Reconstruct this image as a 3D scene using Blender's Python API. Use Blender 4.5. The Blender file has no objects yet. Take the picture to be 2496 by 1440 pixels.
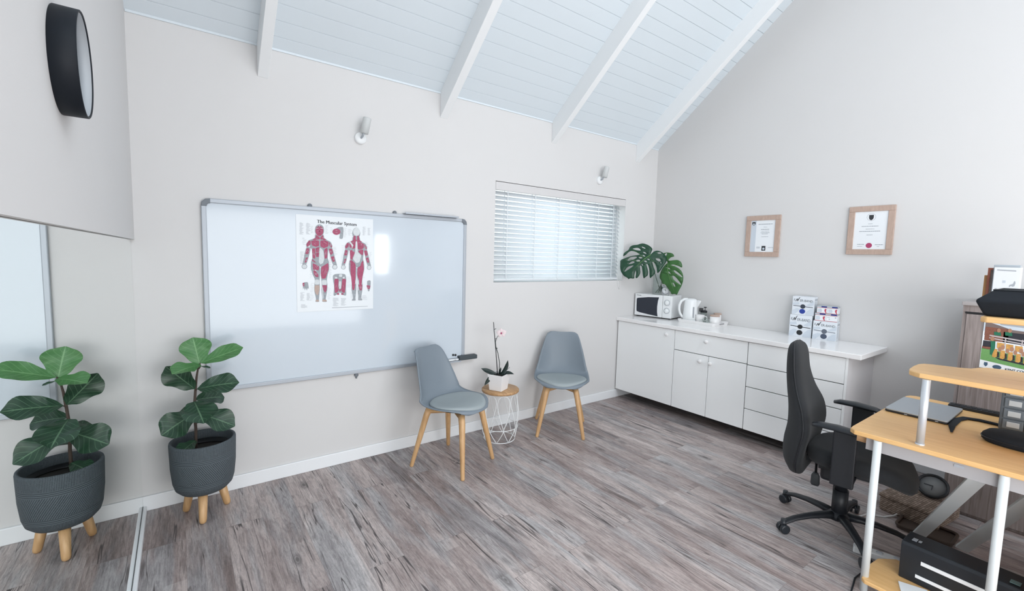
import bpy, bmesh, math, random
from mathutils import Vector, Matrix
from mathutils.geometry import tessellate_polygon
random.seed(7)
S = bpy.context.scene
C = S.collection
PI = math.pi
R = math.radians

# ------------------------------------------------------------------ camera
YAW, PITCH, ROLL, FPX = 0.6367, 0.0860, 0.0262, 1099.42
cam = bpy.data.cameras.new('camera'); co = bpy.data.objects.new('camera', cam); C.objects.link(co)
cam.sensor_width = 36.0; cam.lens = 36.0 * FPX / 2496; cam.clip_start = 0.02; cam.clip_end = 200
_f = Vector((math.sin(YAW)*math.cos(PITCH), math.cos(YAW)*math.cos(PITCH), -math.sin(PITCH)))
_r = Vector((math.cos(YAW), -math.sin(YAW), 0)); _u = _r.cross(_f)
_r2 = _r*math.cos(ROLL)+_u*math.sin(ROLL); _u2 = -_r*math.sin(ROLL)+_u*math.cos(ROLL)
co.matrix_world = Matrix(((_r2.x, _u2.x, -_f.x, 0.191), (_r2.y, _u2.y, -_f.y, -3.2548), (_r2.z, _u2.z, -_f.z, 1.5232), (0, 0, 0, 1)))
S.camera = co

# ------------------------------------------------------------------ light and exposure
S.view_settings.view_transform = 'Standard'; S.view_settings.look = 'None'
S.view_settings.gamma = 1.0; S.view_settings.use_curve_mapping = False
S.view_settings.exposure = 0.49
wd = bpy.data.worlds.new('world'); S.world = wd; wd.use_nodes = True
bg = wd.node_tree.nodes['Background']; bg.inputs[0].default_value = (0.86, 0.93, 1.0, 1); bg.inputs[1].default_value = 1.3

def area(name, loc, rot, sx, sy, power, col=(0.93, 0.96, 1.0)):
    l = bpy.data.lights.new(name, 'AREA'); l.shape = 'RECTANGLE'; l.size = sx; l.size_y = sy
    l.energy = power; l.color = col
    o = bpy.data.objects.new(name, l); C.objects.link(o); o.location = loc; o.rotation_euler = rot
    return o
# daylight entering through the glazed doors behind the camera and the small window; side and roof fill are added
area('daylight_doors', (1.75, -6.12, 1.15), (R(90), 0, 0), 2.9, 2.1, 54, (1.0, 0.985, 0.965))
area('daylight_small_window', (3.62, -6.12, 1.5), (R(90), 0, 0), 0.3, 0.8, 12)
area('added_side_fill', (-0.02, -4.75, 1.05), (R(90), 0, R(-90)), 1.9, 1.3, 46, (0.98, 0.99, 1.0))  # invented side opening, added to brighten cabinet fronts and right wall
area('daylight_back_window', (3.24, 0.75, 1.95), (R(-72), 0, 0), 1.9, 1.1, 9, (0.9, 0.96, 1.0))
area('added_roof_fill', (2.3, -4.55, 3.93), (R(38.6), 0, 0), 3.0, 1.6, 27, (0.9, 0.95, 1.0))  # invented roof opening, added for softer, more even light

# ------------------------------------------------------------------ materials
MATS = {}
def mat(name, col, rough=0.5, metal=0.0, spec=None, bump=0.0, bscale=60, var=0.0, vscale=8, trans=0.0, ior=1.45, coat=0.0, alpha=1.0, emit=0.0, sheen=0.0):
    if name in MATS: return MATS[name]
    m = bpy.data.materials.new(name); m.use_nodes = True; nt = m.node_tree; p = nt.nodes['Principled BSDF']
    p.inputs['Base Color'].default_value = (*col, 1); p.inputs['Roughness'].default_value = rough
    p.inputs['Metallic'].default_value = metal; p.inputs['IOR'].default_value = ior
    p.inputs['Transmission Weight'].default_value = trans; p.inputs['Coat Weight'].default_value = coat
    p.inputs['Alpha'].default_value = alpha; p.inputs['Sheen Weight'].default_value = sheen
    if spec is not None: p.inputs['Specular IOR Level'].default_value = spec
    if emit: p.inputs['Emission Color'].default_value = (*col, 1); p.inputs['Emission Strength'].default_value = emit
    tc = nt.nodes.new('ShaderNodeTexCoord')
    n = nt.nodes.new('ShaderNodeTexNoise'); n.inputs['Scale'].default_value = vscale; n.inputs['Detail'].default_value = 5
    nt.links.new(tc.outputs['Object'], n.inputs['Vector'])
    if var:
        mx = nt.nodes.new('ShaderNodeMix'); mx.data_type = 'RGBA'
        mx.inputs[6].default_value = (*[c*(1-var) for c in col], 1); mx.inputs[7].default_value = (*[min(1, c*(1+var)) for c in col], 1)
        nt.links.new(n.outputs[0], mx.inputs[0]); nt.links.new(mx.outputs[2], p.inputs['Base Color'])
    if bump:
        b = nt.nodes.new('ShaderNodeBump'); b.inputs['Strength'].default_value = bump; b.inputs['Distance'].default_value = 0.002
        n2 = nt.nodes.new('ShaderNodeTexNoise'); n2.inputs['Scale'].default_value = bscale; n2.inputs['Detail'].default_value = 4
        nt.links.new(tc.outputs['Object'], n2.inputs['Vector']); nt.links.new(n2.outputs[0], b.inputs['Height'])
        nt.links.new(b.outputs[0], p.inputs['Normal'])
    MATS[name] = m; return m

def wood(name, dark, light, scale=(2, 30, 30), rough=0.45, dist=1.5, bump=0.08):
    if name in MATS: return MATS[name]
    m = bpy.data.materials.new(name); m.use_nodes = True; nt = m.node_tree; p = nt.nodes['Principled BSDF']
    p.inputs['Roughness'].default_value = rough
    tc = nt.nodes.new('ShaderNodeTexCoord'); mp = nt.nodes.new('ShaderNodeMapping'); mp.inputs['Scale'].default_value = scale
    nt.links.new(tc.outputs['Object'], mp.inputs['Vector'])
    n = nt.nodes.new('ShaderNodeTexNoise'); n.inputs['Scale'].default_value = 1.0; n.inputs['Detail'].default_value = 8; n.inputs['Distortion'].default_value = dist
    nt.links.new(mp.outputs[0], n.inputs['Vector'])
    r = nt.nodes.new('ShaderNodeValToRGB'); r.color_ramp.elements[0].position = 0.3; r.color_ramp.elements[1].position = 0.72
    r.color_ramp.elements[0].color = (*dark, 1); r.color_ramp.elements[1].color = (*light, 1)
    nt.links.new(n.outputs[0], r.inputs[0]); nt.links.new(r.outputs[0], p.inputs['Base Color'])
    b = nt.nodes.new('ShaderNodeBump'); b.inputs['Strength'].default_value = bump; b.inputs['Distance'].default_value = 0.001
    nt.links.new(n.outputs[0], b.inputs['Height']); nt.links.new(b.outputs[0], p.inputs['Normal'])
    MATS[name] = m; return m

def floor_mat():
    m = bpy.data.materials.new('vinyl_planks'); m.use_nodes = True; nt = m.node_tree; L = nt.links.new; p = nt.nodes['Principled BSDF']
    N = nt.nodes.new
    tc = N('ShaderNodeTexCoord'); sp = N('ShaderNodeSeparateXYZ'); L(tc.outputs['Object'], sp.inputs[0])
    cb = N('ShaderNodeCombineXYZ'); L(sp.outputs[1], cb.inputs[0]); L(sp.outputs[0], cb.inputs[1])
    def brick(w, h, off, mort):
        b = N('ShaderNodeTexBrick'); b.offset = off; b.inputs['Scale'].default_value = 1; b.inputs['Brick Width'].default_value = w
        b.inputs['Row Height'].default_value = h; b.inputs['Mortar Size'].default_value = mort; b.inputs['Mortar Smooth'].default_value = 0.1
        b.inputs['Color1'].default_value = (0, 0, 0, 1); b.inputs['Color2'].default_value = (1, 1, 1, 1); b.inputs['Mortar'].default_value = (0.5, 0.5, 0.5, 1)
        L(cb.outputs[0], b.inputs['Vector']); return b
    b1 = brick(1.21, 0.178, 0.37, 0.0008)      # whole planks
    b2 = brick(0.807, 0.089, 0.61, 0.0)      # printed narrow strips inside each plank
    # shift the grain from plank to plank
    ad = N('ShaderNodeVectorMath'); ad.operation = 'MULTIPLY_ADD'; ad.inputs[1].default_value = (7.3, 3.1, 5.0)
    L(b1.outputs['Color'], ad.inputs[0]); L(cb.outputs[0], ad.inputs[2])
    def noise(sx, sy, det, dist=0.0, rough=0.6, src=None):
        mp = N('ShaderNodeMapping'); mp.inputs['Scale'].default_value = (sx, sy, 1); L((src or ad.outputs[0]), mp.inputs['Vector'])
        n = N('ShaderNodeTexNoise'); n.inputs['Scale'].default_value = 1; n.inputs['Detail'].default_value = det; n.inputs['Distortion'].default_value = dist; n.inputs['Roughness'].default_value = rough
        L(mp.outputs[0], n.inputs['Vector']); return n.outputs[0]
    def ramp(src, stops, mode='LINEAR'):
        r = N('ShaderNodeValToRGB'); cr = r.color_ramp; cr.interpolation = mode
        while len(cr.elements) < len(stops): cr.elements.new(0.5)
        for e, (pos, c) in zip(cr.elements, stops): e.position = pos; e.color = (*c, 1)
        L(src, r.inputs[0]); return r.outputs[0]
    def mix(a, b, f, mode='MIX'):
        x = N('ShaderNodeMix'); x.data_type = 'RGBA'; x.blend_type = mode
        for s, i in ((f, 0), (a, 6), (b, 7)):
            if isinstance(s, (float, int)): x.inputs[i].default_value = s
            elif isinstance(s, tuple): x.inputs[i].default_value = (*s, 1)
            else: L(s, x.inputs[i])
        return x.outputs[2]
    tone = mix(noise(1.5, 9, 6, 0.9, 0.65), b2.outputs['Color'], 0.15)
    tone = mix(tone, b1.outputs['Color'], 0.12)
    base = ramp(tone, [(0.30, (0.24, 0.188, 0.177)), (0.43, (0.40, 0.325, 0.31)), (0.56, (0.54, 0.46, 0.44)), (0.70, (0.70, 0.61, 0.585))])
    blue = ramp(noise(1.1, 7, 3, 0.5), [(0.47, (0, 0, 0)), (0.62, (1, 1, 1))])
    bluef = N('ShaderNodeMath'); bluef.operation = 'MULTIPLY'; bluef.inputs[1].default_value = 0.55; L(blue, bluef.inputs[0])
    base = mix(base, ramp(tone, [(0.32, (0.24, 0.245, 0.265)), (0.68, (0.57, 0.59, 0.61))]), bluef.outputs[0])
    fine = ramp(noise(9, 95, 6, 0.8, 0.7), [(0.38, (0.55, 0.55, 0.55)), (0.56, (1, 1, 1)), (0.75, (1.12, 1.12, 1.12))])
    base = mix(base, fine, 0.8, 'MULTIPLY')
    grit = ramp(noise(70, 160, 3, 0.4, 0.7), [(0.35, (0.72, 0.72, 0.72)), (0.6, (1, 1, 1))])
    base = mix(base, grit, 0.45, 'MULTIPLY')
    # long dark cracks: a thin iso-line of a stretched noise
    wv = noise(0.5, 12.5, 3, 0.55)
    cr = ramp(wv, [(0.0, (0, 0, 0)), (0.468, (0, 0, 0)), (0.479, (1, 1, 1)), (0.487, (1, 1, 1)), (0.498, (0, 0, 0))])
    gate = ramp(noise(1.7, 5, 2), [(0.46, (0, 0, 0)), (0.56, (1, 1, 1))])
    cf = N('ShaderNodeMath'); cf.operation = 'MULTIPLY'; L(cr, cf.inputs[0]); L(gate, cf.inputs[1])
    base = mix(base, (0.085, 0.072, 0.072), cf.outputs[0])
    # smudged dark patches and knots
    pt = ramp(noise(3.6, 17, 6, 1.2, 0.75), [(0.56, (0, 0, 0)), (0.72, (0.62, 0.62, 0.62))])
    base = mix(base, (0.125, 0.108, 0.108), pt)
    mp = N('ShaderNodeMapping'); mp.inputs['Scale'].default_value = (2.1, 5.6, 1); L(ad.outputs[0], mp.inputs['Vector'])
    vo = N('ShaderNodeTexVoronoi'); vo.inputs['Scale'].default_value = 1.0; vo.inputs['Randomness'].default_value = 1.0; L(mp.outputs[0], vo.inputs['Vector'])
    kn = ramp(vo.outputs['Distance'], [(0.0, (1, 1, 1)), (0.05, (0.75, 0.75, 0.75)), (0.065, (0.2, 0.2, 0.2)), (0.08, (0.6, 0.6, 0.6)), (0.15, (0, 0, 0))])
    base = mix(base, (0.10, 0.088, 0.086), kn)
    seam = ramp(b1.outputs['Fac'], [(0.0, (0, 0, 0)), (1.0, (0.55, 0.55, 0.55))])
    base = mix(base, (0.13, 0.115, 0.11), seam)
    L(base, p.inputs['Base Color'])
    p.inputs['Roughness'].default_value = 0.42; p.inputs['Specular IOR Level'].default_value = 0.35
    bp = N('ShaderNodeBump'); bp.inputs['Strength'].default_value = 0.25; bp.inputs['Distance'].default_value = 0.001
    L(fine, bp.inputs['Height']); L(bp.outputs[0], p.inputs['Normal'])
    return m

def leaf_mat(name, dark, light, vein, nv=7.0, rough=0.38):
    m = bpy.data.materials.new(name); m.use_nodes = True; nt = m.node_tree; L = nt.links.new; N = nt.nodes.new; p = nt.nodes['Principled BSDF']
    uv = N('ShaderNodeUVMap'); sp = N('ShaderNodeSeparateXYZ'); L(uv.outputs[0], sp.inputs[0])
    def mth(op, a, b=None):
        x = N('ShaderNodeMath'); x.operation = op
        for i, s in enumerate((a, b)):
            if s is None: continue
            if isinstance(s, (int, float)): x.inputs[i].default_value = s
            else: L(s, x.inputs[i])
        return x.outputs[0]
    au = mth('ABSOLUTE', mth('SUBTRACT', sp.outputs[0], 0.5))
    w = mth('FRACT', mth('SUBTRACT', mth('MULTIPLY', sp.outputs[1], nv), mth('MULTIPLY', au, 4.5)))
    side = mth('LESS_THAN', mth('ABSOLUTE', mth('SUBTRACT', w, 0.5)), 0.045)
    mid = mth('LESS_THAN', au, 0.022)
    v = mth('MAXIMUM', mth('MULTIPLY', side, 0.7), mid)
    n = N('ShaderNodeTexNoise'); n.inputs['Scale'].default_value = 14; n.inputs['Detail'].default_value = 4
    mx = N('ShaderNodeMix'); mx.data_type = 'RGBA'; mx.inputs[6].default_value = (*dark, 1); mx.inputs[7].default_value = (*light, 1); L(n.outputs[0], mx.inputs[0])
    m2 = N('ShaderNodeMix'); m2.data_type = 'RGBA'; L(v, m2.inputs[0]); L(mx.outputs[2], m2.inputs[6]); m2.inputs[7].default_value = (*vein, 1)
    L(m2.outputs[2], p.inputs['Base Color']); p.inputs['Roughness'].default_value = rough
    return m

def pot_mat():
    m = bpy.data.materials.new('ribbed_fibre_clay'); m.use_nodes = True; nt = m.node_tree; L = nt.links.new; N = nt.nodes.new; p = nt.nodes['Principled BSDF']
    tc = N('ShaderNodeTexCoord'); sp = N('ShaderNodeSeparateXYZ'); L(tc.outputs['Object'], sp.inputs[0])
    at = N('ShaderNodeMath'); at.operation = 'ARCTAN2'; L(sp.outputs[1], at.inputs[0]); L(sp.outputs[0], at.inputs[1])
    cb = N('ShaderNodeCombineXYZ'); L(at.outputs[0], cb.inputs[0]); L(sp.outputs[2], cb.inputs[1])
    def wave(rot, scale, dist):
        mp = N('ShaderNodeMapping'); mp.inputs['Rotation'].default_value = (0, 0, rot); mp.inputs['Scale'].default_value = (0.16, 1, 1)
        mp0 = N('ShaderNodeMapping'); mp0.inputs['Scale'].default_value = (0.16, 1, 1); L(cb.outputs[0], mp0.inputs['Vector'])
        mp.inputs['Scale'].default_value = (1, 1, 1); L(mp0.outputs[0], mp.inputs['Vector'])
        w = N('ShaderNodeTexWave'); w.inputs['Scale'].default_value = scale; w.inputs['Distortion'].default_value = dist; w.inputs['Detail'].default_value = 2; w.inputs['Detail Scale'].default_value = 6
        L(mp.outputs[0], w.inputs['Vector']); return w.outputs['Fac']
    diag = wave(R(-32), 38, 1.5); vert = wave(0, 55, 2.5); hor = wave(R(90), 34, 0.3)
    def band(z0, z1):
        a = N('ShaderNodeMath'); a.operation = 'GREATER_THAN'; a.inputs[1].default_value = z0; L(sp.outputs[2], a.inputs[0])
        b = N('ShaderNodeMath'); b.operation = 'LESS_THAN'; b.inputs[1].default_value = z1; L(sp.outputs[2], b.inputs[0])
        c = N('ShaderNodeMath'); c.operation = 'MULTIPLY'; L(a.outputs[0], c.inputs[0]); L(b.outputs[0], c.inputs[1]); return c.outputs[0]
    def mix(a, b, f):
        x = N('ShaderNodeMix'); x.data_type = 'FLOAT'; L(f, x.inputs[0]); L(a, x.inputs[2]); L(b, x.inputs[3]); return x.outputs[0]
    h = mix(vert, diag, band(0.235, 0.345)); h = mix(h, hor, band(0.345, 0.375)); h = mix(h, hor, band(0.205, 0.235))
    r = N('ShaderNodeValToRGB'); r.color_ramp.elements[0].color = (0.030, 0.040, 0.048, 1); r.color_ramp.elements[1].color = (0.10, 0.122, 0.138, 1)
    r.color_ramp.elements[0].position = 0.1; r.color_ramp.elements[1].position = 0.6
    L(h, r.inputs[0]); L(r.outputs[0], p.inputs['Base Color']); p.inputs['Roughness'].default_value = 0.75
    b = N('ShaderNodeBump'); b.inputs['Strength'].default_value = 0.5; b.inputs['Distance'].default_value = 0.002; L(h, b.inputs['Height']); L(b.outputs[0], p.inputs['Normal'])
    return m

# ------------------------------------------------------------------ mesh helpers
class MB:
    """collects shapes, then links them as ONE mesh object"""
    def __init__(s): s.bm = bmesh.new(); s.mi = 0; s.uv = s.bm.loops.layers.uv.new('UVMap')
    def mat(s, i): s.mi = i; return s
    def _f(s, vs, smooth=False):
        try: f = s.bm.faces.new(vs)
        except ValueError: return None
        f.material_index = s.mi; f.smooth = smooth; return f
    def box(s, x0, x1, y0, y1, z0, z1, M=None):
        v = [Vector((x, y, z)) for z in (z0, z1) for y in (y0, y1) for x in (x0, x1)]
        if M: v = [M @ a for a in v]
        v = [s.bm.verts.new(a) for a in v]
        for q in ((0, 2, 3, 1), (4, 5, 7, 6), (0, 1, 5, 4), (2, 6, 7, 3), (0, 4, 6, 2), (1, 3, 7, 5)): s._f([v[i] for i in q])
        return s
    def prism(s, pts, z0, z1, M=None, smooth=False):
        """polygon pts (x,y) extruded z0..z1"""
        a = [Vector((x, y, z0)) for x, y in pts]; b = [Vector((x, y, z1)) for x, y in pts]
        if M: a = [M @ v for v in a]; b = [M @ v for v in b]
        a = [s.bm.verts.new(v) for v in a]; b = [s.bm.verts.new(v) for v in b]; n = len(pts)
        s._f(a[::-1]); s._f(b)
        for i in range(n): s._f([a[i], a[(i+1) % n], b[(i+1) % n], b[i]], smooth)
        return s
    def rings(s, rings, cap0=True, cap1=True, smooth=True, closed=True):
        rr = [[s.bm.verts.new(p) for p in r] for r in rings]
        for a, b in zip(rr, rr[1:]):
            n = len(a)
            for i in range(n if closed else n-1): s._f([a[i], a[(i+1) % n], b[(i+1) % n], b[i]], smooth)
        if cap0: s._f(rr[0][::-1])
        if cap1: s._f(rr[-1])
        return s
    def tube(s, pts, rad, n=10, cap=True, flat=1.0, closed=False):
        pts = [Vector(p) for p in pts]; m = len(pts); rs = rad if isinstance(rad, (list, tuple)) else [rad]*m
        out = []; ref = None
        for i, p in enumerate(pts):
            if closed: t = (pts[(i+1) % m]-pts[i-1])
            else: t = (pts[min(i+1, m-1)]-pts[max(i-1, 0)])
            t.normalize()
            if ref is None:
                ref = Vector((0, 0, 1)) if abs(t.z) < 0.9 else Vector((1, 0, 0))
            a = ref - t*ref.dot(t)
            if a.length < 1e-6: a = t.orthogonal()
            a.normalize(); ref = a; b = t.cross(a)
            out.append([p + a*math.cos(2*PI*k/n)*rs[i]*flat + b*math.sin(2*PI*k/n)*rs[i] for k in range(n)])
        if closed:
            out.append(out[0]); rr = [[s.bm.verts.new(q) for q in r] for r in out[:-1]]; rr.append(rr[0])
            for a, b in zip(rr, rr[1:]):
                for i in range(n): s._f([a[i], a[(i+1) % n], b[(i+1) % n], b[i]], True)
            return s
        return s.rings(out, cap, cap)
    def cyl(s, p0, p1, r0, r1=None, n=20): return s.tube([p0, p1], [r0, r1 if r1 is not None else r0], n)
    def lathe(s, prof, n=32, c=(0, 0, 0), M=None, cap0=False, cap1=False, sx=1, sy=1):
        out = []
        for r, z in prof:
            ring = [Vector((c[0]+r*sx*math.cos(2*PI*k/n), c[1]+r*sy*math.sin(2*PI*k/n), c[2]+z)) for k in range(n)]
            out.append([M @ v for v in ring] if M else ring)
        return s.rings(out, cap0, cap1)
    def ball(s, c, r, n=16, sz=1.0, M=None):
        k = n//2
        return s.lathe([(max(1e-4, r*math.sin(PI*i/k)), -r*sz*math.cos(PI*i/k)) for i in range(k+1)], n, c, M, True, True)
    def grid(s, fn, nu, nv, smooth=True, uvs=True):
        g = [[s.bm.verts.new(fn(i/nu, j/nv)) for i in range(nu+1)] for j in range(nv+1)]
        for j in range(nv):
            for i in range(nu):
                f = s._f([g[j][i], g[j][i+1], g[j+1][i+1], g[j+1][i]], smooth)
                if f and uvs:
                    for lp, (a, b) in zip(f.loops, ((i, j), (i+1, j), (i+1, j+1), (i, j+1))): lp[s.uv].uv = (a/nu, b/nv)
        return s
    def poly(s, outline, holes=(), fn=None):
        """flat polygon in x,y (z 0) with holes; fn maps (x,y) to 3D"""
        loops = [[Vector((x, y, 0)) for x, y in outline]] + [[Vector((x, y, 0)) for x, y in h] for h in holes]
        flat = [v for l in loops for v in l]; tris = tessellate_polygon(loops)
        vs = [s.bm.verts.new(fn(v.x, v.y) if fn else v) for v in flat]
        for t in tris:
            a, b, c = (vs[i] for i in t)
            n = (flat[t[1]]-flat[t[0]]).cross(flat[t[2]]-flat[t[0]]).z
            s._f([a, b, c] if n > 0 else [a, c, b])
        return s
    def build(s, name, mats, parent=None, bevel=0, seg=2, solid=0, subsurf=0, off=-1, kind=None, label=None, merge=False):
        if merge: bmesh.ops.remove_doubles(s.bm, verts=s.bm.verts, dist=1e-5)
        if merge != 'keep': bmesh.ops.recalc_face_normals(s.bm, faces=s.bm.faces)
        me = bpy.data.meshes.new(name); s.bm.to_mesh(me); s.bm.free()
        for m in (mats if isinstance(mats, (list, tuple)) else [mats]): me.materials.append(m)
        o = bpy.data.objects.new(name, me); C.objects.link(o)
        if parent: o.parent = parent
        if solid: md = o.modifiers.new('solid', 'SOLIDIFY'); md.thickness = solid; md.offset = off
        if bevel:
            md = o.modifiers.new('bevel', 'BEVEL'); md.width = bevel; md.segments = seg; md.limit_method = 'ANGLE'; md.angle_limit = R(40); md.harden_normals = False
        if subsurf: md = o.modifiers.new('sub', 'SUBSURF'); md.levels = subsurf; md.render_levels = subsurf
        if kind: o['kind'] = kind
        if label: o['label'] = label
        return o

def tag(o, label, cat, group=None):
    o['label'] = label; o['category'] = cat
    if group: o['group'] = group
    return o
def thing(name, label, cat, loc=(0, 0, 0), rz=0, group=None, rot=None):
    o = bpy.data.objects.new(name, None); C.objects.link(o); o.location = loc
    o.rotation_euler = rot if rot else (0, 0, rz); o.empty_display_size = 0.05
    return tag(o, label, cat, group)
def kids(o): return [c for c in bpy.data.objects if c.parent == o]
def dup(root, label, loc, rz=None, group=None):
    r = root.copy(); C.objects.link(r); r.location = loc
    if rz is not None: r.rotation_euler = (0, 0, rz)
    r['label'] = label
    if group: r['group'] = group
    for ch in kids(root):
        c = ch.copy(); C.objects.link(c); c.parent = r
        for g in kids(ch):
            d = g.copy(); C.objects.link(d); d.parent = c
    return r
def text_into(mb, body, size, M, depth=0.0004, bold=0.0, mi=0, align='CENTER', sx=1.0):
    cu = bpy.data.curves.new('lettering', 'FONT'); cu.body = body; cu.size = size; cu.align_x = align; cu.extrude = depth; cu.offset = bold*size; cu.resolution_u = 2
    o = bpy.data.objects.new('lettering', cu); C.objects.link(o)
    dg = bpy.context.evaluated_depsgraph_get(); me = bpy.data.meshes.new_from_object(o.evaluated_get(dg))
    base = len(mb.bm.faces); n0 = len(mb.bm.verts)
    sc = Matrix.Diagonal((sx, 1, 1, 1)); me.transform(M @ sc)
    mb.bm.from_mesh(me); mb.bm.faces.ensure_lookup_table()
    for f in mb.bm.faces[base:]: f.material_index = mi
    bpy.data.objects.remove(o); bpy.data.meshes.remove(me); bpy.data.curves.remove(cu)
def frameM(origin, ex, ey):
    ex = Vector(ex).normalized(); ey = Vector(ey).normalized(); ez = ex.cross(ey)
    return Matrix(((ex.x, ey.x, ez.x, origin[0]), (ex.y, ey.y, ez.y, origin[1]), (ex.z, ey.z, ez.z, origin[2]), (0, 0, 0, 1)))
def rrect(w, h, r, n=5, cx=0, cy=0):
    p = []
    for sx, sy, a0 in ((1, 1, 0), (-1, 1, 90), (-1, -1, 180), (1, -1, 270)):
        for k in range(n+1):
            a = R(a0+90*k/n); p.append((cx+sx*(w/2-r)+r*math.cos(a), cy+sy*(h/2-r)+r*math.sin(a)))
    return p
def circ(cx, cy, rx, ry=None, n=24, a0=0): return [(cx+rx*math.cos(a0+2*PI*k/n), cy+(ry or rx)*math.sin(a0+2*PI*k/n)) for k in range(n)]
def chaikin(p, n=2, c=0.22):
    for _ in range(n):
        q = []
        for i in range(len(p)):
            (ax, ay), (bx, by) = p[i], p[(i+1) % len(p)]; q += [(ax*(1-c)+bx*c, ay*(1-c)+by*c), (ax*c+bx*(1-c), ay*c+by*(1-c))]
        p = q
    return p
def lerp(a, b, t): return a+(b-a)*t
def interp(tab, t):
    """piecewise catmull-ish interpolation of tuples over t in 0..1"""
    n = len(tab)-1; x = min(max(t, 0), 1)*n; i = min(int(x), n-1); f = x-i
    p0, p1, p2, p3 = tab[max(i-1, 0)], tab[i], tab[i+1], tab[min(i+2, n)]
    return tuple(0.5*((2*b)+(-a+c)*f+(2*a-5*b+4*c-d)*f*f+(-a+3*b-3*c+d)*f**3) for a, b, c, d in zip(p0, p1, p2, p3))

# ------------------------------------------------------------------ palette
m_wall = mat('wall_paint', (0.692, 0.685, 0.682), 0.85, bump=0.08, bscale=220, var=0.012, vscale=2)
m_white = mat('white_paint', (0.86, 0.88, 0.89), 0.45)
m_ceil = mat('ceiling_paint', (0.71, 0.775, 0.82), 0.5, bump=0.03, bscale=90)
m_groove = mat('board_groove', (0.36, 0.38, 0.40), 0.9)
m_base = mat('skirting_paint', (0.86, 0.88, 0.90), 0.35)
m_floor = floor_mat()
m_mirror = mat('mirror_silver', (0.86, 0.90, 0.88), 0.0, metal=1.0)
m_black = mat('black_plastic', (0.012, 0.014, 0.018), 0.45)
m_satin = mat('satin_black', (0.018, 0.022, 0.028), 0.35)
m_beech = wood('beech', (0.50, 0.29, 0.13), (0.68, 0.43, 0.22), (25, 25, 3), 0.4)
m_desk = wood('beech_laminate', (0.72, 0.43, 0.175), (0.82, 0.52, 0.235), (40, 5, 40), 0.4, 0.6, 0.03)
m_acacia = wood('acacia', (0.36, 0.20, 0.09), (0.60, 0.37, 0.19), (30, 5, 30), 0.45)
m_frame = wood('pale_frame_wood', (0.45, 0.33, 0.27), (0.55, 0.41, 0.34), (12, 40, 12), 0.5)
m_ward = wood('taupe_woodgrain', (0.20, 0.165, 0.155), (0.36, 0.31, 0.30), (60, 60, 3.0), 0.55, 1.2)
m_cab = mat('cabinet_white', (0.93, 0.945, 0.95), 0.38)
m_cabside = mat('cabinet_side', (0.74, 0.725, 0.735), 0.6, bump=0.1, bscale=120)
m_dark = mat('gap_shade', (0.02, 0.02, 0.022), 0.9)  # near-black colour paints in the shade of gaps and the toe-kick void
m_top = mat('worktop_white', (0.93, 0.92, 0.92), 0.14)
m_alu = mat('aluminium', (0.44, 0.475, 0.52), 0.45, metal=0.3)
m_grey = mat('grey_plastic', (0.18, 0.20, 0.225), 0.5)
m_board = mat('whiteboard_enamel', (0.60, 0.665, 0.73), 0.10, coat=0.2)
m_shell = mat('chair_shell_grey', (0.205, 0.245, 0.285), 0.42, bump=0.15, bscale=500)
m_cush = mat('cushion_grey', (0.34, 0.385, 0.40), 0.6, bump=0.12, bscale=260)
m_wire = mat('white_wire', (0.84, 0.86, 0.87), 0.35)
m_ceramic = mat('white_ceramic', (0.86, 0.85, 0.85), 0.18)
m_appl = mat('appliance_white', (0.82, 0.84, 0.85), 0.28)
m_glassdark = mat('dark_glass', (0.022, 0.028, 0.042), 0.18)
def thin_glass():
    m = bpy.data.materials.new('clear_glass'); m.use_nodes = True; nt = m.node_tree; nt.nodes.clear(); N = nt.nodes.new
    o = N('ShaderNodeOutputMaterial'); x = N('ShaderNodeMixShader'); t_ = N('ShaderNodeBsdfTransparent'); g = N('ShaderNodeBsdfGlossy'); l = N('ShaderNodeLayerWeight')
    t_.inputs[0].default_value = (0.93, 0.96, 0.95, 1); g.inputs['Roughness'].default_value = 0.03; l.inputs[0].default_value = 0.22
    pw = N('ShaderNodeMath'); pw.operation = 'MULTIPLY_ADD'; pw.inputs[1].default_value = 0.55; pw.inputs[2].default_value = 0.04; nt.links.new(l.outputs['Facing'], pw.inputs[0]); nt.links.new(pw.outputs[0], x.inputs[0]); nt.links.new(t_.outputs[0], x.inputs[1]); nt.links.new(g.outputs[0], x.inputs[2]); nt.links.new(x.outputs[0], o.inputs[0])
    return m
m_glass = thin_glass()
m_soil = mat('potting_soil', (0.02, 0.018, 0.016), 0.95, bump=1.0, bscale=90)
m_fabric = mat('charcoal_fabric', (0.019, 0.021, 0.024), 0.92, bump=0.3, bscale=700, var=0.15, vscale=60, sheen=0.06)
m_bag = mat('black_canvas', (0.006, 0.009, 0.014), 0.85, bump=0.3, bscale=500)
m_paper = mat('paper_white', (0.84, 0.87, 0.90), 0.55)
m_ink = mat('ink_black', (0.035, 0.038, 0.045), 0.7)
m_inkgrey = mat('ink_grey', (0.40, 0.43, 0.47), 0.7)
m_inkpale = mat('ink_pale', (0.58, 0.62, 0.67), 0.7)
m_red = mat('muscle_red', (0.40, 0.080, 0.155), 0.6, var=0.35, vscale=90)
m_pgrey = mat('figure_grey', (0.34, 0.37, 0.40), 0.6, var=0.35, vscale=70)
m_plight = mat('figure_light', (0.66, 0.70, 0.72), 0.6, var=0.15, vscale=70)
m_tan = mat('figure_tan', (0.50, 0.38, 0.33), 0.6, var=0.2, vscale=60)
m_blue = mat('print_blue', (0.015, 0.03, 0.22), 0.5)
m_pink = mat('print_red', (0.55, 0.08, 0.12), 0.5)
m_boxwhite = mat('carton_white', (0.74, 0.78, 0.83), 0.4)
m_boxgrey = mat('carton_grey', (0.46, 0.50, 0.54), 0.45)
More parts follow.
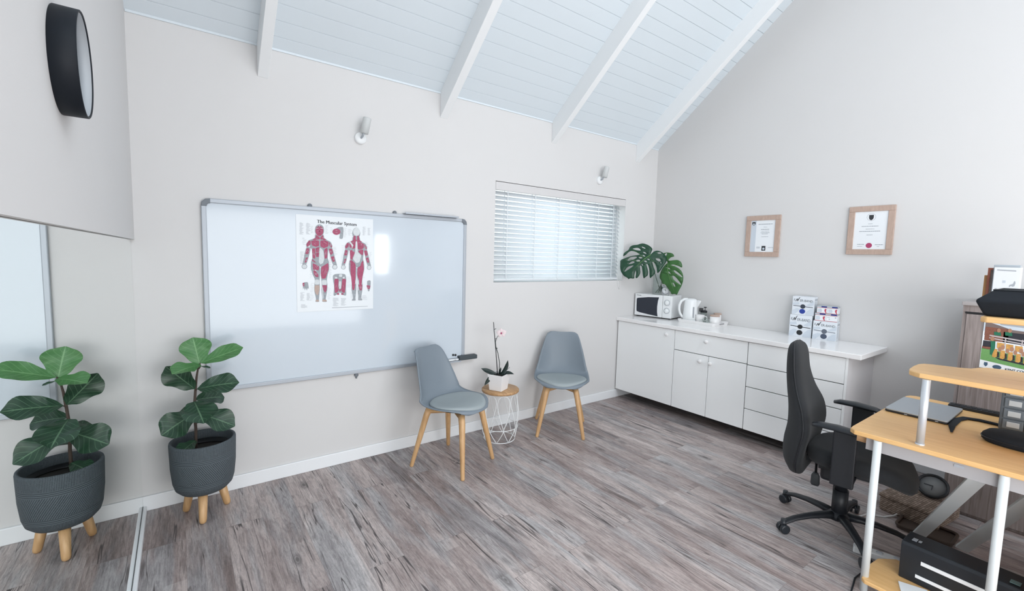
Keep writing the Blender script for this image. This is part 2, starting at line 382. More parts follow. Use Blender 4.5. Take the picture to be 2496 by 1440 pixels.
m_boxpale = mat('carton_pale', (0.60, 0.66, 0.73), 0.4)
m_green_new = leaf_mat('young_fig_leaf', (0.045, 0.15, 0.045), (0.085, 0.24, 0.075), (0.16, 0.33, 0.14))
m_green_old = leaf_mat('mature_fig_leaf', (0.012, 0.040, 0.022), (0.024, 0.068, 0.036), (0.10, 0.19, 0.11))
m_mon = mat('monstera_green', (0.012, 0.058, 0.030), 0.35, var=0.3, vscale=12)
m_mon2 = mat('monstera_green_light', (0.040, 0.130, 0.035), 0.38, var=0.35, vscale=10)
m_rib = mat('leaf_rib', (0.10, 0.24, 0.07), 0.5)
m_stem = mat('stem_brown', (0.07, 0.05, 0.04), 0.8, bump=0.4, bscale=120)
m_orchid_leaf = mat('orchid_leaf', (0.012, 0.025, 0.022), 0.4)

W = 4.609
SL = 0.797; ZE = 2.772; YR = -3.05; YF = -6.0
def zc(y): return ZE - SL*y if y >= YR else ZE - SL*YR + SL*(y-YR)

# ------------------------------------------------------------------ the room
def struct(o, name=None): o['kind'] = 'structure'; return o
b = MB(); b.box(-0.3, W+0.3, YF-0.3, 0.3, -0.12, 0); struct(b.build('floor', m_floor))
# back wall with the window opening
WX0, WX1, WZ0, WZ1 = 2.393, 4.09, 1.294, 2.167
b = MB()
b.box(-0.3, WX0, 0, 0.22, 0, 3.0); b.box(WX1, W+0.3, 0, 0.22, 0, 3.0); b.box(WX0, WX1, 0, 0.22, 0, WZ0); b.box(WX0, WX1, 0, 0.22, WZ1, 3.0)
struct(b.build('wall_back', m_wall))
def gable(x0, x1, name, holes=()):
    b = MB(); ys = [0.0, YR, YF]
    M = Matrix(((0, 0, 1, 0), (1, 0, 0, 0), (0, 1, 0, 0), (0, 0, 0, 1)))   # (a,b,c)->(c,a,b)
    b.prism([(0.0, 0), (0.0, zc(0)+0.12), (YR, zc(YR)+0.12), (YF, zc(YF)+0.12), (YF, 0)], x0, x1, M)
    return struct(b.build(name, m_wall))
gable(W, W+0.25, 'wall_right')
XU, XM = -0.003, -0.018     # painted wall plane, mirror surface
# left wall: plane x=0 above the mirror, mirror let in below it
b = MB(); M = Matrix(((0, 0, 1, 0), (1, 0, 0, 0), (0, 1, 0, 0), (0, 0, 0, 1)))
b.prism([(0.0, 1.563), (0.0, zc(0)+0.12), (YR, zc(YR)+0.12), (YF, zc(YF)+0.12), (YF, 1.563), (-5.7, 1.563), (-5.7, 1.72), (-3.8, 1.72), (-3.8, 1.563)], -0.25, XU, M)
b.box(-0.25, -0.026, -3.6, 0, 0, 1.563)
b.box(-0.25, XU, -3.8, -3.6, 0, 1.563); b.box(-0.25, XU, YF, -5.7, 0, 1.563); b.box(-0.25, XU, -5.7, -3.8, 0, 0.38)
struct(b.build('wall_left', m_wall))
# front wall behind the camera, with door opening and small window
b = MB()
b.box(-0.3, 0.3, YF-0.22, YF, 0, 3); b.box(3.2, 3.47, YF-0.22, YF, 0, 3); b.box(3.77, W+0.3, YF-0.22, YF, 0, 3)
b.box(0.3, 3.2, YF-0.22, YF, 2.2, 3); b.box(3.47, 3.77, YF-0.22, YF, 0, 1.1); b.box(3.47, 3.77, YF-0.22, YF, 1.9, 3)
struct(b.build('wall_front', m_wall))
# ceiling: boards running across the room, small grooves between them
b = MB(); pitch = 0.0785; nb = int(-YR/pitch)
def slab(y0, y1, t0, t1, mi, x0=-0.3, x1=W+0.3):
    b.mat(mi)
    v = [b.bm.verts.new(p) for p in ((x0, y0, zc(y0)+t0), (x1, y0, zc(y0)+t0), (x1, y1, zc(y1)+t0), (x0, y1, zc(y1)+t0),
                                     (x0, y0, zc(y0)+t1), (x1, y0, zc(y0)+t1), (x1, y1, zc(y1)+t1), (x0, y1, zc(y1)+t1))]
    for q in ((0, 3, 2, 1), (4, 5, 6, 7), (0, 1, 5, 4), (1, 2, 6, 5), (2, 3, 7, 6), (3, 0, 4, 7)): b._f([v[i] for i in q])
for k in range(nb+1):
    y0 = 0.012-k*pitch; y1 = max(y0-pitch+0.0035, YR)
    slab(y0, y1, 0, 0.02, 0)
slab(0.05, YR, 0.006, 0.06, 1)
struct(b.build('ceiling', [m_ceil, m_groove]))
b = MB(); slab(YR, -3.75, 0, 0.05, 0); slab(-5.35, YF-0.3, 0, 0.05, 0); slab(-3.75, -5.35, 0, 0.05, 0, -0.3, 0.8); slab(-3.75, -5.35, 0, 0.05, 0, 3.8, W+0.3)
struct(b.build('ceiling', m_ceil))
# rafters, each its own beam against the boards
for n, (x0, x1) in enumerate(((0.613, 0.672), (1.858, 1.922), (3.008, 3.066), (4.222, 4.284))):
    b = MB(); M = Matrix(((0, 0, 1, 0), (1, 0, 0, 0), (0, 1, 0, 0), (0, 0, 0, 1)))
    b.prism([(0, 2.582), (0, ZE+0.004), (YR, zc(YR)+0.004), (YR, zc(YR)-0.19)], x0, x1, M)
    struct(b.build('trim_%d' % (n+1), m_white, bevel=0.003))
# thin cover strip where the boards meet the back wall
b = MB(); b.box(0, W, -0.006, 0, 2.762, 2.775); struct(b.build('trim_5', m_ceil))
def skirting(name, x0, x1, y0, y1): b = MB(); b.box(x0, x1, y0, y1, 0, 0.088); struct(b.build(name, m_base, bevel=0.004))
skirting('baseboard_back', -0.02, W, -0.016, 0)
skirting('baseboard_right', W-0.016, W, YF, -2.215)
skirting('baseboard_front', 3.2, W, YF, YF+0.016)
# white rail on the floor at the foot of the mirror
b = MB(); b.box(XM+0.0005, 0.000, -3.6, -0.016, 0, 0.034); struct(b.build('trim_6', m_base, bevel=0.004))
# window in the back wall
b = MB(); f = 0.05
b.box(WX0, WX1, 0.13, 0.18, WZ0, WZ0+f); b.box(WX0, WX1, 0.13, 0.18, WZ1-f, WZ1); b.box(WX0, WX0+f, 0.13, 0.18, WZ0+f, WZ1-f); b.box(WX1-f, WX1, 0.13, 0.18, WZ0+f, WZ1-f)
wf = struct(b.build('window_1', m_white)); b = MB(); b.box(WX0+f, WX1-f, 0.15, 0.155, WZ0+f, WZ1-f); b.build('pane', m_glass, wf)

# ------------------------------------------------------------------ venetian blind
t = thing('venetian_blind', 'white slatted venetian blind lowered over the back wall window', 'blind', (2.4, 0.04, 1.3))
b = MB(); b.box(-0.005, 1.688, -0.042, -0.028, 0.792, 0.862); b.box(0.0, 1.66, -0.02, 0.03, 0.80, 0.86); b.build('valance', mat('valance', (0.66, 0.65, 0.65), 0.5), t, bevel=0.004)
m_slat = mat('blind_slat', (0.88, 0.91, 0.93), 0.4)
_nt = m_slat.node_tree; _t = _nt.nodes.new('ShaderNodeBsdfTranslucent'); _t.inputs[0].default_value = (0.8, 0.88, 0.95, 1); _x = _nt.nodes.new('ShaderNodeMixShader'); _x.inputs[0].default_value = 0.2
_nt.links.new(_nt.nodes['Principled BSDF'].outputs[0], _x.inputs[1]); _nt.links.new(_t.outputs[0], _x.inputs[2]); _nt.links.new(_x.outputs[0], _nt.nodes['Material Output'].inputs[0])
for k in range(19):
    z = 0.772-k*0.0402; b = MB(); a = R(43)
    pts = []
    for i in range(6):
        s_ = (i/5-0.5)*0.05; c_ = 0.003*(1-(2*i/5-1)**2)
        pts.append((s_*math.cos(a)-c_*math.sin(a)*-1, s_*math.sin(a)+c_*math.cos(a)))
    top = [(y, zz+0.0013) for y, zz in pts]; M = Matrix(((0, 0, 1, 0), (1, 0, 0, 0), (0, 1, 0, z), (0, 0, 0, 1)))
    b.prism(pts+top[::-1], 0.006, 1.635, M, True); b.build('slat', m_slat, t)
b = MB(); b.box(0.006, 1.635, -0.025, 0.025, 0.008, 0.026); b.build('bottom_rail', m_slat, t, bevel=0.003)
b = MB()
for x in (0.135, 0.45, 0.75, 1.03, 1.29, 1.52):
    for y in (-0.026, 0.026): b.box(x-0.0035, x+0.0035, y-0.001, y+0.001, 0.01, 0.80)
b.build('ladder_tapes', m_slat, t)
b = MB(); b.tube([(1.6, -0.036, 0.8), (1.598, -0.037, 0.3), (1.6, -0.039, 0.05), (1.615, -0.05, -0.07), (1.635, -0.05, -0.10), (1.645, -0.05, -0.06), (1.64, -0.045, 0.0)], 0.0015, 6)
b.tube([(1.57, -0.036, 0.8), (1.572, -0.036, 0.08)], 0.0015, 6); b.build('pull_cord', m_wire, t)

# ------------------------------------------------------------------ mirror and wall clock
b = MB(); b.box(-0.025, XM, -3.55, -0.001, 0.036, 1.562)
tag(b.build('wall_mirror', m_mirror), 'large frameless mirror covering the lower left wall', 'mirror')
t = thing('wall_clock', 'round wall clock with deep black rim and white face above the mirror', 'clock', (XU, -1.876, 1.911))
MX = Matrix(((0, 0, 1, 0), (1, 0, 0, 0), (0, 1, 0, 0), (0, 0, 0, 1)))
b = MB(); b.lathe([(0.1075, 0), (0.109, 0.002), (0.109, 0.042), (0.107, 0.0435), (0.1045, 0.042), (0.1035, 0.014), (0.001, 0.014)], 96, M=MX); b.build('rim', mat('clock_black', (0.006, 0.009, 0.014), 0.55, spec=0.3), t)
b = MB(); b.lathe([(0.1034, 0.041), (0.1025, 0.041), (0.1025, 0.0145), (0.1034, 0.0145)], 96, M=MX); b.build('inner_ring', mat('pale_grey', (0.40, 0.43, 0.46), 0.5), t)
b = MB(); b.lathe([(0.0005, 0.016), (0.1024, 0.016), (0.1024, 0.015)], 96, M=MX)
fc = b.build('clock_face', m_paper, t)
b = MB()
for k in range(12):
    a = 2*PI*k/12; M2 = MX @ Matrix.Rotation(a, 4, 'Z'); b.box(-0.0012, 0.0012, 0.086, 0.096, 0.0162, 0.0166, M2)
b.build('minute_marks', m_grey, t, kind='stuff'); b = MB()
M2 = MX @ Matrix.Rotation(R(-3), 4, 'Z'); b.box(-0.0016, 0.0016, -0.015, 0.075, 0.018, 0.019, M2)
M2 = MX @ Matrix.Rotation(R(42), 4, 'Z'); b.box(-0.002, 0.002, -0.012, 0.052, 0.0195, 0.0205, M2); b.lathe([(0.005, 0.016), (0.005, 0.022), (0.001, 0.022)], 16, M=MX)
b.build('hands', m_grey, t)
b = MB(); b.poly([(-0.014, -0.022), (0.014, -0.022), (0.014, -0.027), (-0.014, -0.027)], fn=lambda x, y: MX @ Vector((x, y, 0.0166))); b.build('printed_mark', m_inkgrey, t)

# ------------------------------------------------------------------ wall spotlights
def spot(loc, label, rz, group):
    t = thing('wall_spotlight', label, 'spotlight', loc, 0, group)
    MY = Matrix(((1, 0, 0, 0), (0, 0, -1, 0), (0, 1, 0, 0), (0, 0, 0, 1)))  # z -> -y
    b = MB(); b.lathe([(0.040, 0.0), (0.040, 0.018), (0.036, 0.024), (0.012, 0.026), (0.001, 0.026)], 32, M=MY); b.build('base', m_white, t)
    b = MB(); b.tube([(0, -0.022, 0), (0.004, -0.045, 0.008), (0.008, -0.062, 0.03)], 0.007, 10); b.build('arm', m_alu, t)
    d = Vector((0.18, -0.10, 1)).normalized(); p = Vector((0.008, -0.066, 0.025))
    b = MB(); b.tube([p-d*0.002, p, p+d*0.1, p+d*0.105], [0.022, 0.0275, 0.0275, 0.026], 28); b.tube([p+d*0.104, p+d*0.106], [0.02, 0.02], 20)
    b.build('lamp_head', mat('lamp_grey', (0.60, 0.62, 0.62), 0.45), t)
    return t
s1 = spot((1.238, 0, 2.318), 'small grey adjustable spotlight on back wall above the whiteboard', 0, 'wall spotlights')
s2 = dup(s1, 'small white adjustable spotlight on back wall above the blind', (3.66, 0, 2.318))

# ------------------------------------------------------------------ whiteboard
BX0, BX1, BZ0, BZ1 = 0.3043, 2.102, 0.6496, 1.8187
BW, BH = BX1-BX0, BZ1-BZ0
t = thing('whiteboard', 'large wall-mounted whiteboard with aluminium frame and grey corners', 'whiteboard', (BX0, -0.001, BZ0))
b = MB(); b.box(0.012, BW-0.012, -0.014, 0, 0.012, BH-0.012); b.build('writing_surface', m_board, t)
b = MB(); fr = 0.026
b.box(0.04, BW-0.04, -0.022, 0, 0, fr); b.box(0.04, BW-0.04, -0.022, 0, BH-fr, BH); b.box(0, fr, -0.022, 0, 0.04, BH-0.04); b.box(BW-fr, BW, -0.022, 0, 0.04, BH-0.04)
b.build('frame', m_alu, t, bevel=0.004)
for sx, sz in ((0, 0), (1, 0), (0, 1), (1, 1)):
    o = 0.046; pts = [(0, o), (0.004, 0.022), (0.022, 0.004), (o, 0), (o, fr+0.003), (fr+0.012, fr+0.003), (fr+0.003, fr+0.012), (fr+0.003, o)]
    M = Matrix(((-1 if sx else 1, 0, 0, BW if sx else 0), (0, 0, -1, 0), (0, -1 if sz else 1, 0, BH if sz else 0), (0, 0, 0, 1)))
    b = MB(); b.prism(pts, 0, 0.026, M); b.build('corner_cap', m_grey, t, bevel=0.003)
MY = Matrix(((1, 0, 0, 0), (0, 0, -1, 0), (0, 1, 0, 0), (0, 0, 0, 1)))
for x, z in ((0.598, BH+0.006), (1.186, BH+0.006), (0.90, -0.012)):
    b = MB(); b.lathe([(0.014, 0), (0.014, 0.012), (0.009, 0.016), (0.001, 0.016)], 20, c=(x, z, 0), M=MY); b.lathe([(0.006, 0), (0.006, 0.01), (0.001, 0.01)], 12, c=(x, z-0.02 if z < 0 else z, 0), M=MY)
    b.build('mounting_clip', m_grey, t)
b = MB(); b.box(1.25, 1.70, -0.06, -0.001, BH+0.001, BH+0.006); b.box(1.25, 1.70, -0.063, -0.06, BH+0.001, BH+0.012); b.build('pen_ledge', m_alu, t)
b = MB(); b.box(1.52, 1.74, -0.062, -0.001, -0.003, 0.003); b.box(1.52, 1.74, -0.065, -0.062, -0.003, 0.009); b.build('pen_ledge', m_alu, t)
b = MB(); b.box(2.035, 2.205, -0.062, -0.012, 0.655, 0.69); tag(b.build('board_eraser', mat('eraser_grey', (0.06, 0.075, 0.085), 0.6), bevel=0.006), 'dark grey board eraser at the lower right corner of the whiteboard', 'eraser')
for x, lab in ((1.995, 'black round magnet further left beside the board eraser'), (2.017, 'black round magnet nearest the board eraser')):
    b = MB(); b.lathe([(0.009, 0.0145), (0.009, 0.021), (0.006, 0.023), (0.001, 0.023)], 16, c=(x, 0.70 if x < 2 else 0.697, 0), M=MY); tag(b.build('board_magnet', m_black), lab, 'magnet', 'whiteboard magnets')
t = thing('board_marker', 'white marker pen lying on the whiteboard ledge beside the eraser', 'marker pen', (1.93, -0.045, 0.665))
b = MB(); b.cyl((0, 0, 0), (0.075, 0, 0), 0.008); b.build('barrel', m_appl, t)
b = MB(); b.cyl((0.075, 0, 0), (0.1, 0, 0), 0.0085, 0.0075); b.build('cap', m_paper, t)

# ------------------------------------------------------------------ anatomy poster (drawn in its own flat coordinates, 972 x 1215 units)
PWd, PHt = 0.511, 0.645
t = thing('anatomy_poster', 'muscular system anatomy poster with two red figures on the whiteboard', 'poster', (0.814, -0.0165, 1.118))
def pm(lv):
    z = -0.0008 - lv*0.00012
    def f(x, y):   # drawing units -> metres
        top = 90+0.0515*(x-110); bot = 1335-0.047*(x-133); v = (y-top)/(bot-top); u = (x-110-0.0185*(y-90))/972
        return Vector((u*PWd, z, (1-v)*PHt))
    return f
b = MB(); b.box(0, PWd, -0.0006, 0, 0, PHt); b.build('sheet', mat('poster_paper', (0.76, 0.80, 0.83), 0.25), t)
FRONT = {
 'grey': [circ(390, 290, 57, 78), [(335, 335), (440, 335), (450, 395), (530, 430), (552, 480), (548, 512), (505, 520), (492, 640), (512, 690), (505, 745), (395, 750), (292, 745), (290, 690), (308, 640), (300, 515), (235, 510), (230, 465), (262, 415), (335, 390)],
          [(235, 500), (290, 510), (270, 600), (255, 665), (230, 738), (186, 735), (205, 650), (215, 580)], [(497, 495), (550, 505), (575, 595), (595, 670), (615, 735), (568, 742), (535, 660), (522, 600)],
          [(292, 690), (402, 745), (402, 850), (397, 920), (400, 980), (402, 1050), (390, 1170), (396, 1203), (345, 1203), (357, 1165), (332, 1060), (335, 970), (340, 910), (312, 850), (290, 780)],
          [(405, 745), (512, 688), (515, 780), (494, 860), (486, 920), (495, 985), (492, 1060), (472, 1170), (494, 1203), (430, 1203), (433, 1165), (420, 1060), (424, 985), (418, 915), (406, 850)],
          circ(214, 750, 33, 31), circ(584, 753, 33, 31)],
 'light': [[(395, 500), (440, 545), (452, 640), (440, 700), (405, 725), (385, 690), (390, 600)], [(338, 915), (393, 915), (395, 980), (337, 980)], [(424, 920), (484, 920), (488, 985), (426, 985)],
           circ(214, 750, 26, 25), circ(584, 753, 26, 25), [(352, 340), (372, 310), (365, 350)], [(425, 990), (433, 990), (448, 1160), (436, 1165)],
           [(330, 750), (345, 760), (365, 860), (350, 870)], [(243, 430), (262, 422), (280, 500), (262, 510)]],
 'red': [circ(390, 297, 47, 64), [(348, 345), (395, 380), (395, 400), (330, 415), (305, 405), (345, 385)], [(400, 380), (432, 345), (440, 385), (480, 405), (450, 415), (400, 400)],
         [(288, 425), (330, 415), (385, 418), (388, 485), (350, 500), (300, 480)], [(400, 418), (455, 415), (503, 430), (500, 490), (445, 515), (402, 492)], [(506, 430), (546, 478), (544, 510), (512, 480)], [(262, 420), (285, 425), (285, 470), (245, 500), (234, 470)],
         [(345, 512), (390, 500), (388, 560), (348, 570)], [(348, 575), (388, 566), (386, 625), (352, 628)], [(448, 530), (490, 505), (488, 640), (456, 650)], [(303, 520), (338, 515), (344, 600), (340, 650), (310, 640)],
         [(238, 515), (270, 520), (262, 590), (222, 592)], [(228, 640), (255, 630), (240, 690), (215, 705)], [(508, 520), (545, 520), (562, 575), (535, 600), (515, 570)], [(530, 625), (572, 612), (585, 680), (560, 690)],
         [(310, 705), (345, 722), (390, 748), (384, 800), (350, 790), (318, 790)], [(318, 800), (345, 800), (380, 850), (382, 885), (350, 882), (328, 850)], [(415, 755), (455, 730), (500, 700), (508, 780), (485, 850), (470, 900), (425, 905), (412, 850)],
         [(428, 990), (460, 985), (488, 990), (484, 1050), (466, 1088), (446, 1050)], [(300, 655), (330, 670), (350, 700), (310, 690)]],
 'tan': [[(337, 988), (398, 988), (396, 1050), (378, 1120), (352, 1100), (336, 1050)], [(355, 1175), (390, 1175), (392, 1198), (350, 1198)], [(432, 1172), (482, 1172), (490, 1198), (432, 1198)]]}
DETAIL = {
 'grey': [[(560, 860), (600, 840), (720, 840), (735, 900), (730, 1010), (738, 1120), (705, 1120), (650, 1075), (590, 1125), (570, 1120), (580, 1000), (563, 930)], [(635, 240), (692, 240), (685, 395), (635, 390), (645, 330), (560, 280)],
          [(195, 955), (255, 945), (265, 1000), (268, 1040), (255, 1020), (245, 1060), (230, 1020), (222, 1060), (210, 1015), (200, 1050)], [(1010, 930), (1045, 920), (1065, 930), (1062, 1010), (1045, 1068), (1025, 1060)]],
 'light': [[(640, 845), (680, 845), (680, 880), (640, 880)], [(638, 935), (670, 935), (668, 1030), (640, 1030)], [(585, 880), (610, 878), (620, 900), (590, 905)], [(685, 880), (712, 878), (712, 900), (690, 903)]],
 'red': [[(580, 905), (635, 905), (630, 1000), (640, 1040), (625, 1075), (590, 1090), (582, 1010)], [(680, 905), (730, 905), (725, 1010), (715, 1090), (680, 1075), (668, 1040), (675, 1000)], circ(600, 303, 50, 40), [(192, 960), (215, 955), (214, 1005), (198, 1000)], [(1005, 985), (1060, 990), (1050, 1035), (1018, 1030)], [(635, 1040), (672, 1040), (652, 1075)], circ(630, 1100, 16, 12), circ(685, 1100, 16, 12)],
 'tan': []}
def back_fig(p): return [(862+(x-395)*0.93, 247+(y-213)*0.945) for x, y in p]
layers = (('grey', 0), ('tan', 1), ('light', 2), ('red', 3))
pmats = [m_pgrey, m_tan, m_plight, m_red, mat('muscle_shade', (0.20, 0.05, 0.09), 0.6)]
rnd = random.Random(3)
def figure(name, shapes, tf=None, drop=()):
    b = MB()
    for lv, (nm, mi) in enumerate(layers):
        b.mat(mi)
        for k, p in enumerate(shapes[nm]):
            if (nm, k) in drop: continue
            if len(p) < 20: p = chaikin(p, 1, 0.14) if nm == 'red' else chaikin(p, 2, 0.17)
            b.poly(tf(p) if tf else p, fn=pm(lv*1.2+1+k*0.05))
    # fibre strokes along each muscle
    for k, p in enumerate(shapes['red']):
        if ('red', k) in drop: continue
        p = tf(p) if tf else p
        (ax, ay), (bx, by) = max(((a, c) for a in p for c in p), key=lambda e: (e[0][0]-e[1][0])**2+(e[0][1]-e[1][1])**2)
        ln_ = math.hypot(bx-ax, by-ay); dx, dy = (bx-ax)/ln_, (by-ay)/ln_; cx = sum(q[0] for q in p)/len(p); cy = sum(q[1] for q in p)/len(p)
        wd_ = max(abs((q[0]-cx)*-dy+(q[1]-cy)*dx) for q in p)
        for o_ in (-0.5, -0.28, -0.06, 0.18, 0.42):
            L_ = ln_*rnd.uniform(0.16, 0.30)*(1-abs(o_)*0.8); ox, oy = cx-dy*o_*wd_, cy+dx*o_*wd_; hw_ = rnd.uniform(0.7, 1.6); bend = rnd.uniform(-3, 3)
            b.mat(rnd.choice((2, 4, 4, 0))); b.poly([(ox-dx*L_, oy-dy*L_), (ox-dy*(hw_+bend), oy+dx*(hw_+bend)), (ox+dx*L_, oy+dy*L_), (ox+dy*(hw_-bend), oy-dx*(hw_-bend))], fn=pm(6.2+k*0.03))
    return b
frontb = figure('f', FRONT); frontb.mat(4)
for p in (circ(372, 275, 9, 4), circ(408, 275, 9, 4), [(386, 285), (394, 285), (398, 312), (382, 312)], [(374, 330), (406, 330), (402, 336), (378, 336)], [(340, 245), (440, 245), (438, 249), (342, 249)]): frontb.poly(p, fn=pm(9))
frontb.mat(2)
for p in ([(352, 262), (382, 258), (382, 262), (352, 267)], [(398, 258), (428, 262), (428, 267), (398, 262)], [(388, 220), (392, 220), (392, 250), (388, 250)]): frontb.poly(p, fn=pm(9))
frontb.build('front_figure', pmats, t)
bk = figure('f', FRONT, back_fig, drop={('red', 0), ('red', 8), ('red', 7), ('light', 0), ('light', 8), ('tan', 0), ('red', 9)})
_bp = bk.poly; bk.poly = lambda p, fn: _bp(p if len(p) > 20 else chaikin(p, 2, 0.15), fn=fn)
bk.mat(2); bk.poly(circ(860, 300, 46, 52), fn=pm(7.08)); bk.poly([(850, 420), (872, 420), (880, 560), (930, 600), (905, 690), (862, 700), (815, 650), (845, 560)], fn=pm(7.16))
bk.mat(3); bk.poly([(780, 540), (845, 560), (810, 640), (790, 620)], fn=pm(7.24)); bk.poly([(880, 545), (955, 520), (950, 600), (925, 590)], fn=pm(7.32)); bk.poly([(785, 650), (855, 710), (855, 830), (850, 1000), (840, 1050), (815, 1045), (800, 900), (785, 800)], fn=pm(7.40))
bk.poly([(925, 700), (955, 660), (962, 800), (945, 900), (938, 990), (905, 985), (895, 850)], fn=pm(7.48)); bk.poly([(822, 350), (850, 350), (850, 450), (820, 430)], fn=pm(7.56)); bk.poly([(868, 350), (892, 350), (905, 425), (870, 450)], fn=pm(7.64))
bk.mat(0); bk.poly([(808, 1050), (860, 1050), (852, 1150), (865, 1186), (803, 1186), (835, 1150)], fn=pm(7.72)); bk.poly([(890, 1050), (942, 1050), (925, 1140), (958, 1180), (892, 1183), (905, 1140)], fn=pm(7.80))
bk.mat(2); bk.poly([(760, 430), (780, 425), (822, 470), (800, 520), (800, 480)], fn=pm(7.88))
bk.build('back_figure', pmats, t)
for nm, sel in (('trunk_drawing', lambda x, y: 540 < x < 760 and y > 700), ('head_drawing', lambda x, y: y < 500), ('hand_drawing', lambda x, y: x < 400 and y > 700), ('foot_drawing', lambda x, y: x > 900)):
    sub = {k: [p for p in v if sel(p[0][0], p[0][1])] for k, v in DETAIL.items()}
    figure('f', sub).build(nm, pmats, t)
b = MB()
def lines(mb, x0, x1, y0, y1, step, fn, h=3.0, mn=0.5):
    y = y0
    while y < y1:
        a = x0+rnd.random()*(x1-x0)*(1-mn)*0.3; c = x1-rnd.random()*(x1-x0)*(1-mn)
        mb.poly([(a, y), (c, y+(c-a)*0.03), (c, y+h+(c-a)*0.03), (a, y+h)], fn=fn); y += step
f1 = pm(1)
for x0, x1, y0, y1 in ((150, 205, 195, 345), (228, 285, 200, 340), (940, 985, 235, 345), (1008, 1050, 250, 340), (165, 222, 1080, 1185), (240, 300, 1090, 1180), (170, 270, 1235, 1280), (560, 645, 1150, 1258), (665, 735, 1155, 1248)):
    lines(b, x0, x1, y0, y1, 8, f1)
for x0, x1, y0, y1, st in ((285, 325, 235, 330, 11), (455, 505, 225, 330, 11), (185, 240, 385, 470, 12), (160, 215, 560, 720, 8), (555, 620, 500, 600, 14), (505, 555, 610, 760, 13), (745, 805, 270, 350, 12), (665, 715, 480, 600, 26), (655, 700, 600, 720, 16), (970, 1040, 430, 500, 13), (1035, 1075, 560, 740, 14), (275, 320, 760, 900, 22), (505, 545, 780, 900, 14), (735, 800, 880, 1010, 18), (940, 985, 740, 900, 18), (285, 340, 960, 1180, 18), (495, 540, 1020, 1180, 16), (790, 830, 1080, 1160, 14), (935, 1030, 1120, 1180, 10), (690, 735, 255, 370, 14), (520, 560, 250, 330, 20)):
    lines(b, x0, x1, y0, y1, st, f1, 2.2, 0.4)
b.poly([(556, 1276), (1028, 1256), (1028, 1261), (556, 1284)], fn=f1)
b.build('captions', m_inkgrey, t, kind='stuff')
b = MB()
for k_ in (-0.0008, -0.0004, 0.0, 0.0004, 0.0008): text_into(b, 'The Muscular System', 0.0315, frameM((0.262+k_, -0.0009-k_*0.05, PHt-0.052), (1, 0, -0.02), (0.02, 0, 1)), 0.0002, 0.0, sx=0.97)
b.build('title', m_ink, t, merge='keep')

# ------------------------------------------------------------------ potted fiddle-leaf fig
PC = Vector((0.272, -0.215, 0))
t = thing('potted_fiddle_leaf_fig', 'fiddle-leaf fig in a dark grey ribbed pot on wooden legs by the mirror', 'potted plant', PC)
b = MB(); b.lathe([(0.001, 0.146), (0.08, 0.148), (0.118, 0.158), (0.138, 0.180), (0.148, 0.215), (0.1565, 0.30), (0.160, 0.435), (0.158, 0.444), (0.150, 0.446), (0.144, 0.442), (0.142, 0.36), (0.001, 0.36)], 64)
b.build('pot', pot_mat(), t)
b = MB(); b.lathe([(0.001, 0.385), (0.06, 0.388), (0.10, 0.375), (0.141, 0.372)], 40, cap0=True); b.build('soil', m_soil, t)
b = MB(); b.lathe([(0.118, 0.378), (0.128, 0.40), (0.131, 0.400), (0.134, 0.378)], 48); b.build('inner_liner', m_black, t)
for a in (R(262), R(20), R(140)):
    d = Vector((math.cos(a), math.sin(a), 0)); b = MB(); b.tube([d*0.082+Vector((0, 0, 0.165)), d*0.115+Vector((0, 0, 0.02)), d*0.118+Vector((0, 0, 0.006)), d*0.119], [0.024, 0.019, 0.016, 0.008], 20); b.build('leg', m_beech, t)
base = Vector((-0.035, 0.015, 0)) 
st = [(-0.035, 0.01, 0.37), (-0.032, 0.012, 0.50), (-0.036, 0.015, 0.62), (-0.028, 0.015, 0.72), (-0.02, 0.015, 0.80), (-0.008, 0.015, 0.875)]
b = MB(); b.tube(st, [0.008, 0.0075, 0.007, 0.0065, 0.0055, 0.004], 10)
LV = []  # base, tip, width, side-vector hint, droop, fold, material
def fig_leaf(mb, base, tip, w, nrm, droop=0.15, fold=0.12, wav=0.0):
    base = Vector(base); tip = Vector(tip); ax = tip-base; ln = ax.length; ax.normalize(); nrm = Vector(nrm); nrm = (nrm-ax*nrm.dot(ax)).normalized(); sd = ax.cross(nrm)
    prof = [(0.03,), (0.42,), (0.60,), (0.72,), (0.86,), (1.0,), (1.02,), (0.93,), (0.66,), (0.05,)]
    ph = rnd.random()*6
    def f(u, v):
        x = (u-0.5)*2; ww = interp(prof, v)[0]*w/2
        z = -droop*ln*(v**2) + droop*ln*v*0.6 - fold*abs(x)**1.5*ww*-1 + wav*ww*math.sin(v*13+ph+x*2)*abs(x)
        return base+ax*(v*ln)+sd*(x*ww)+nrm*z
    mb.grid(f, 10, 18)
leaves_new = [((0.0, 0.012, 0.878), (0.205, -0.02, 0.955), 0.105, (-0.25, -0.75, 0.75), 0.05), ((-0.005, 0.02, 0.872), (-0.03, 0.06, 1.02), 0.15, (0.05, -1, 0.25), 0.1), ((0.0, 0.01, 0.87), (-0.125, -0.14, 0.875), 0.11, (0.15, -0.35, 1), 0.12)]
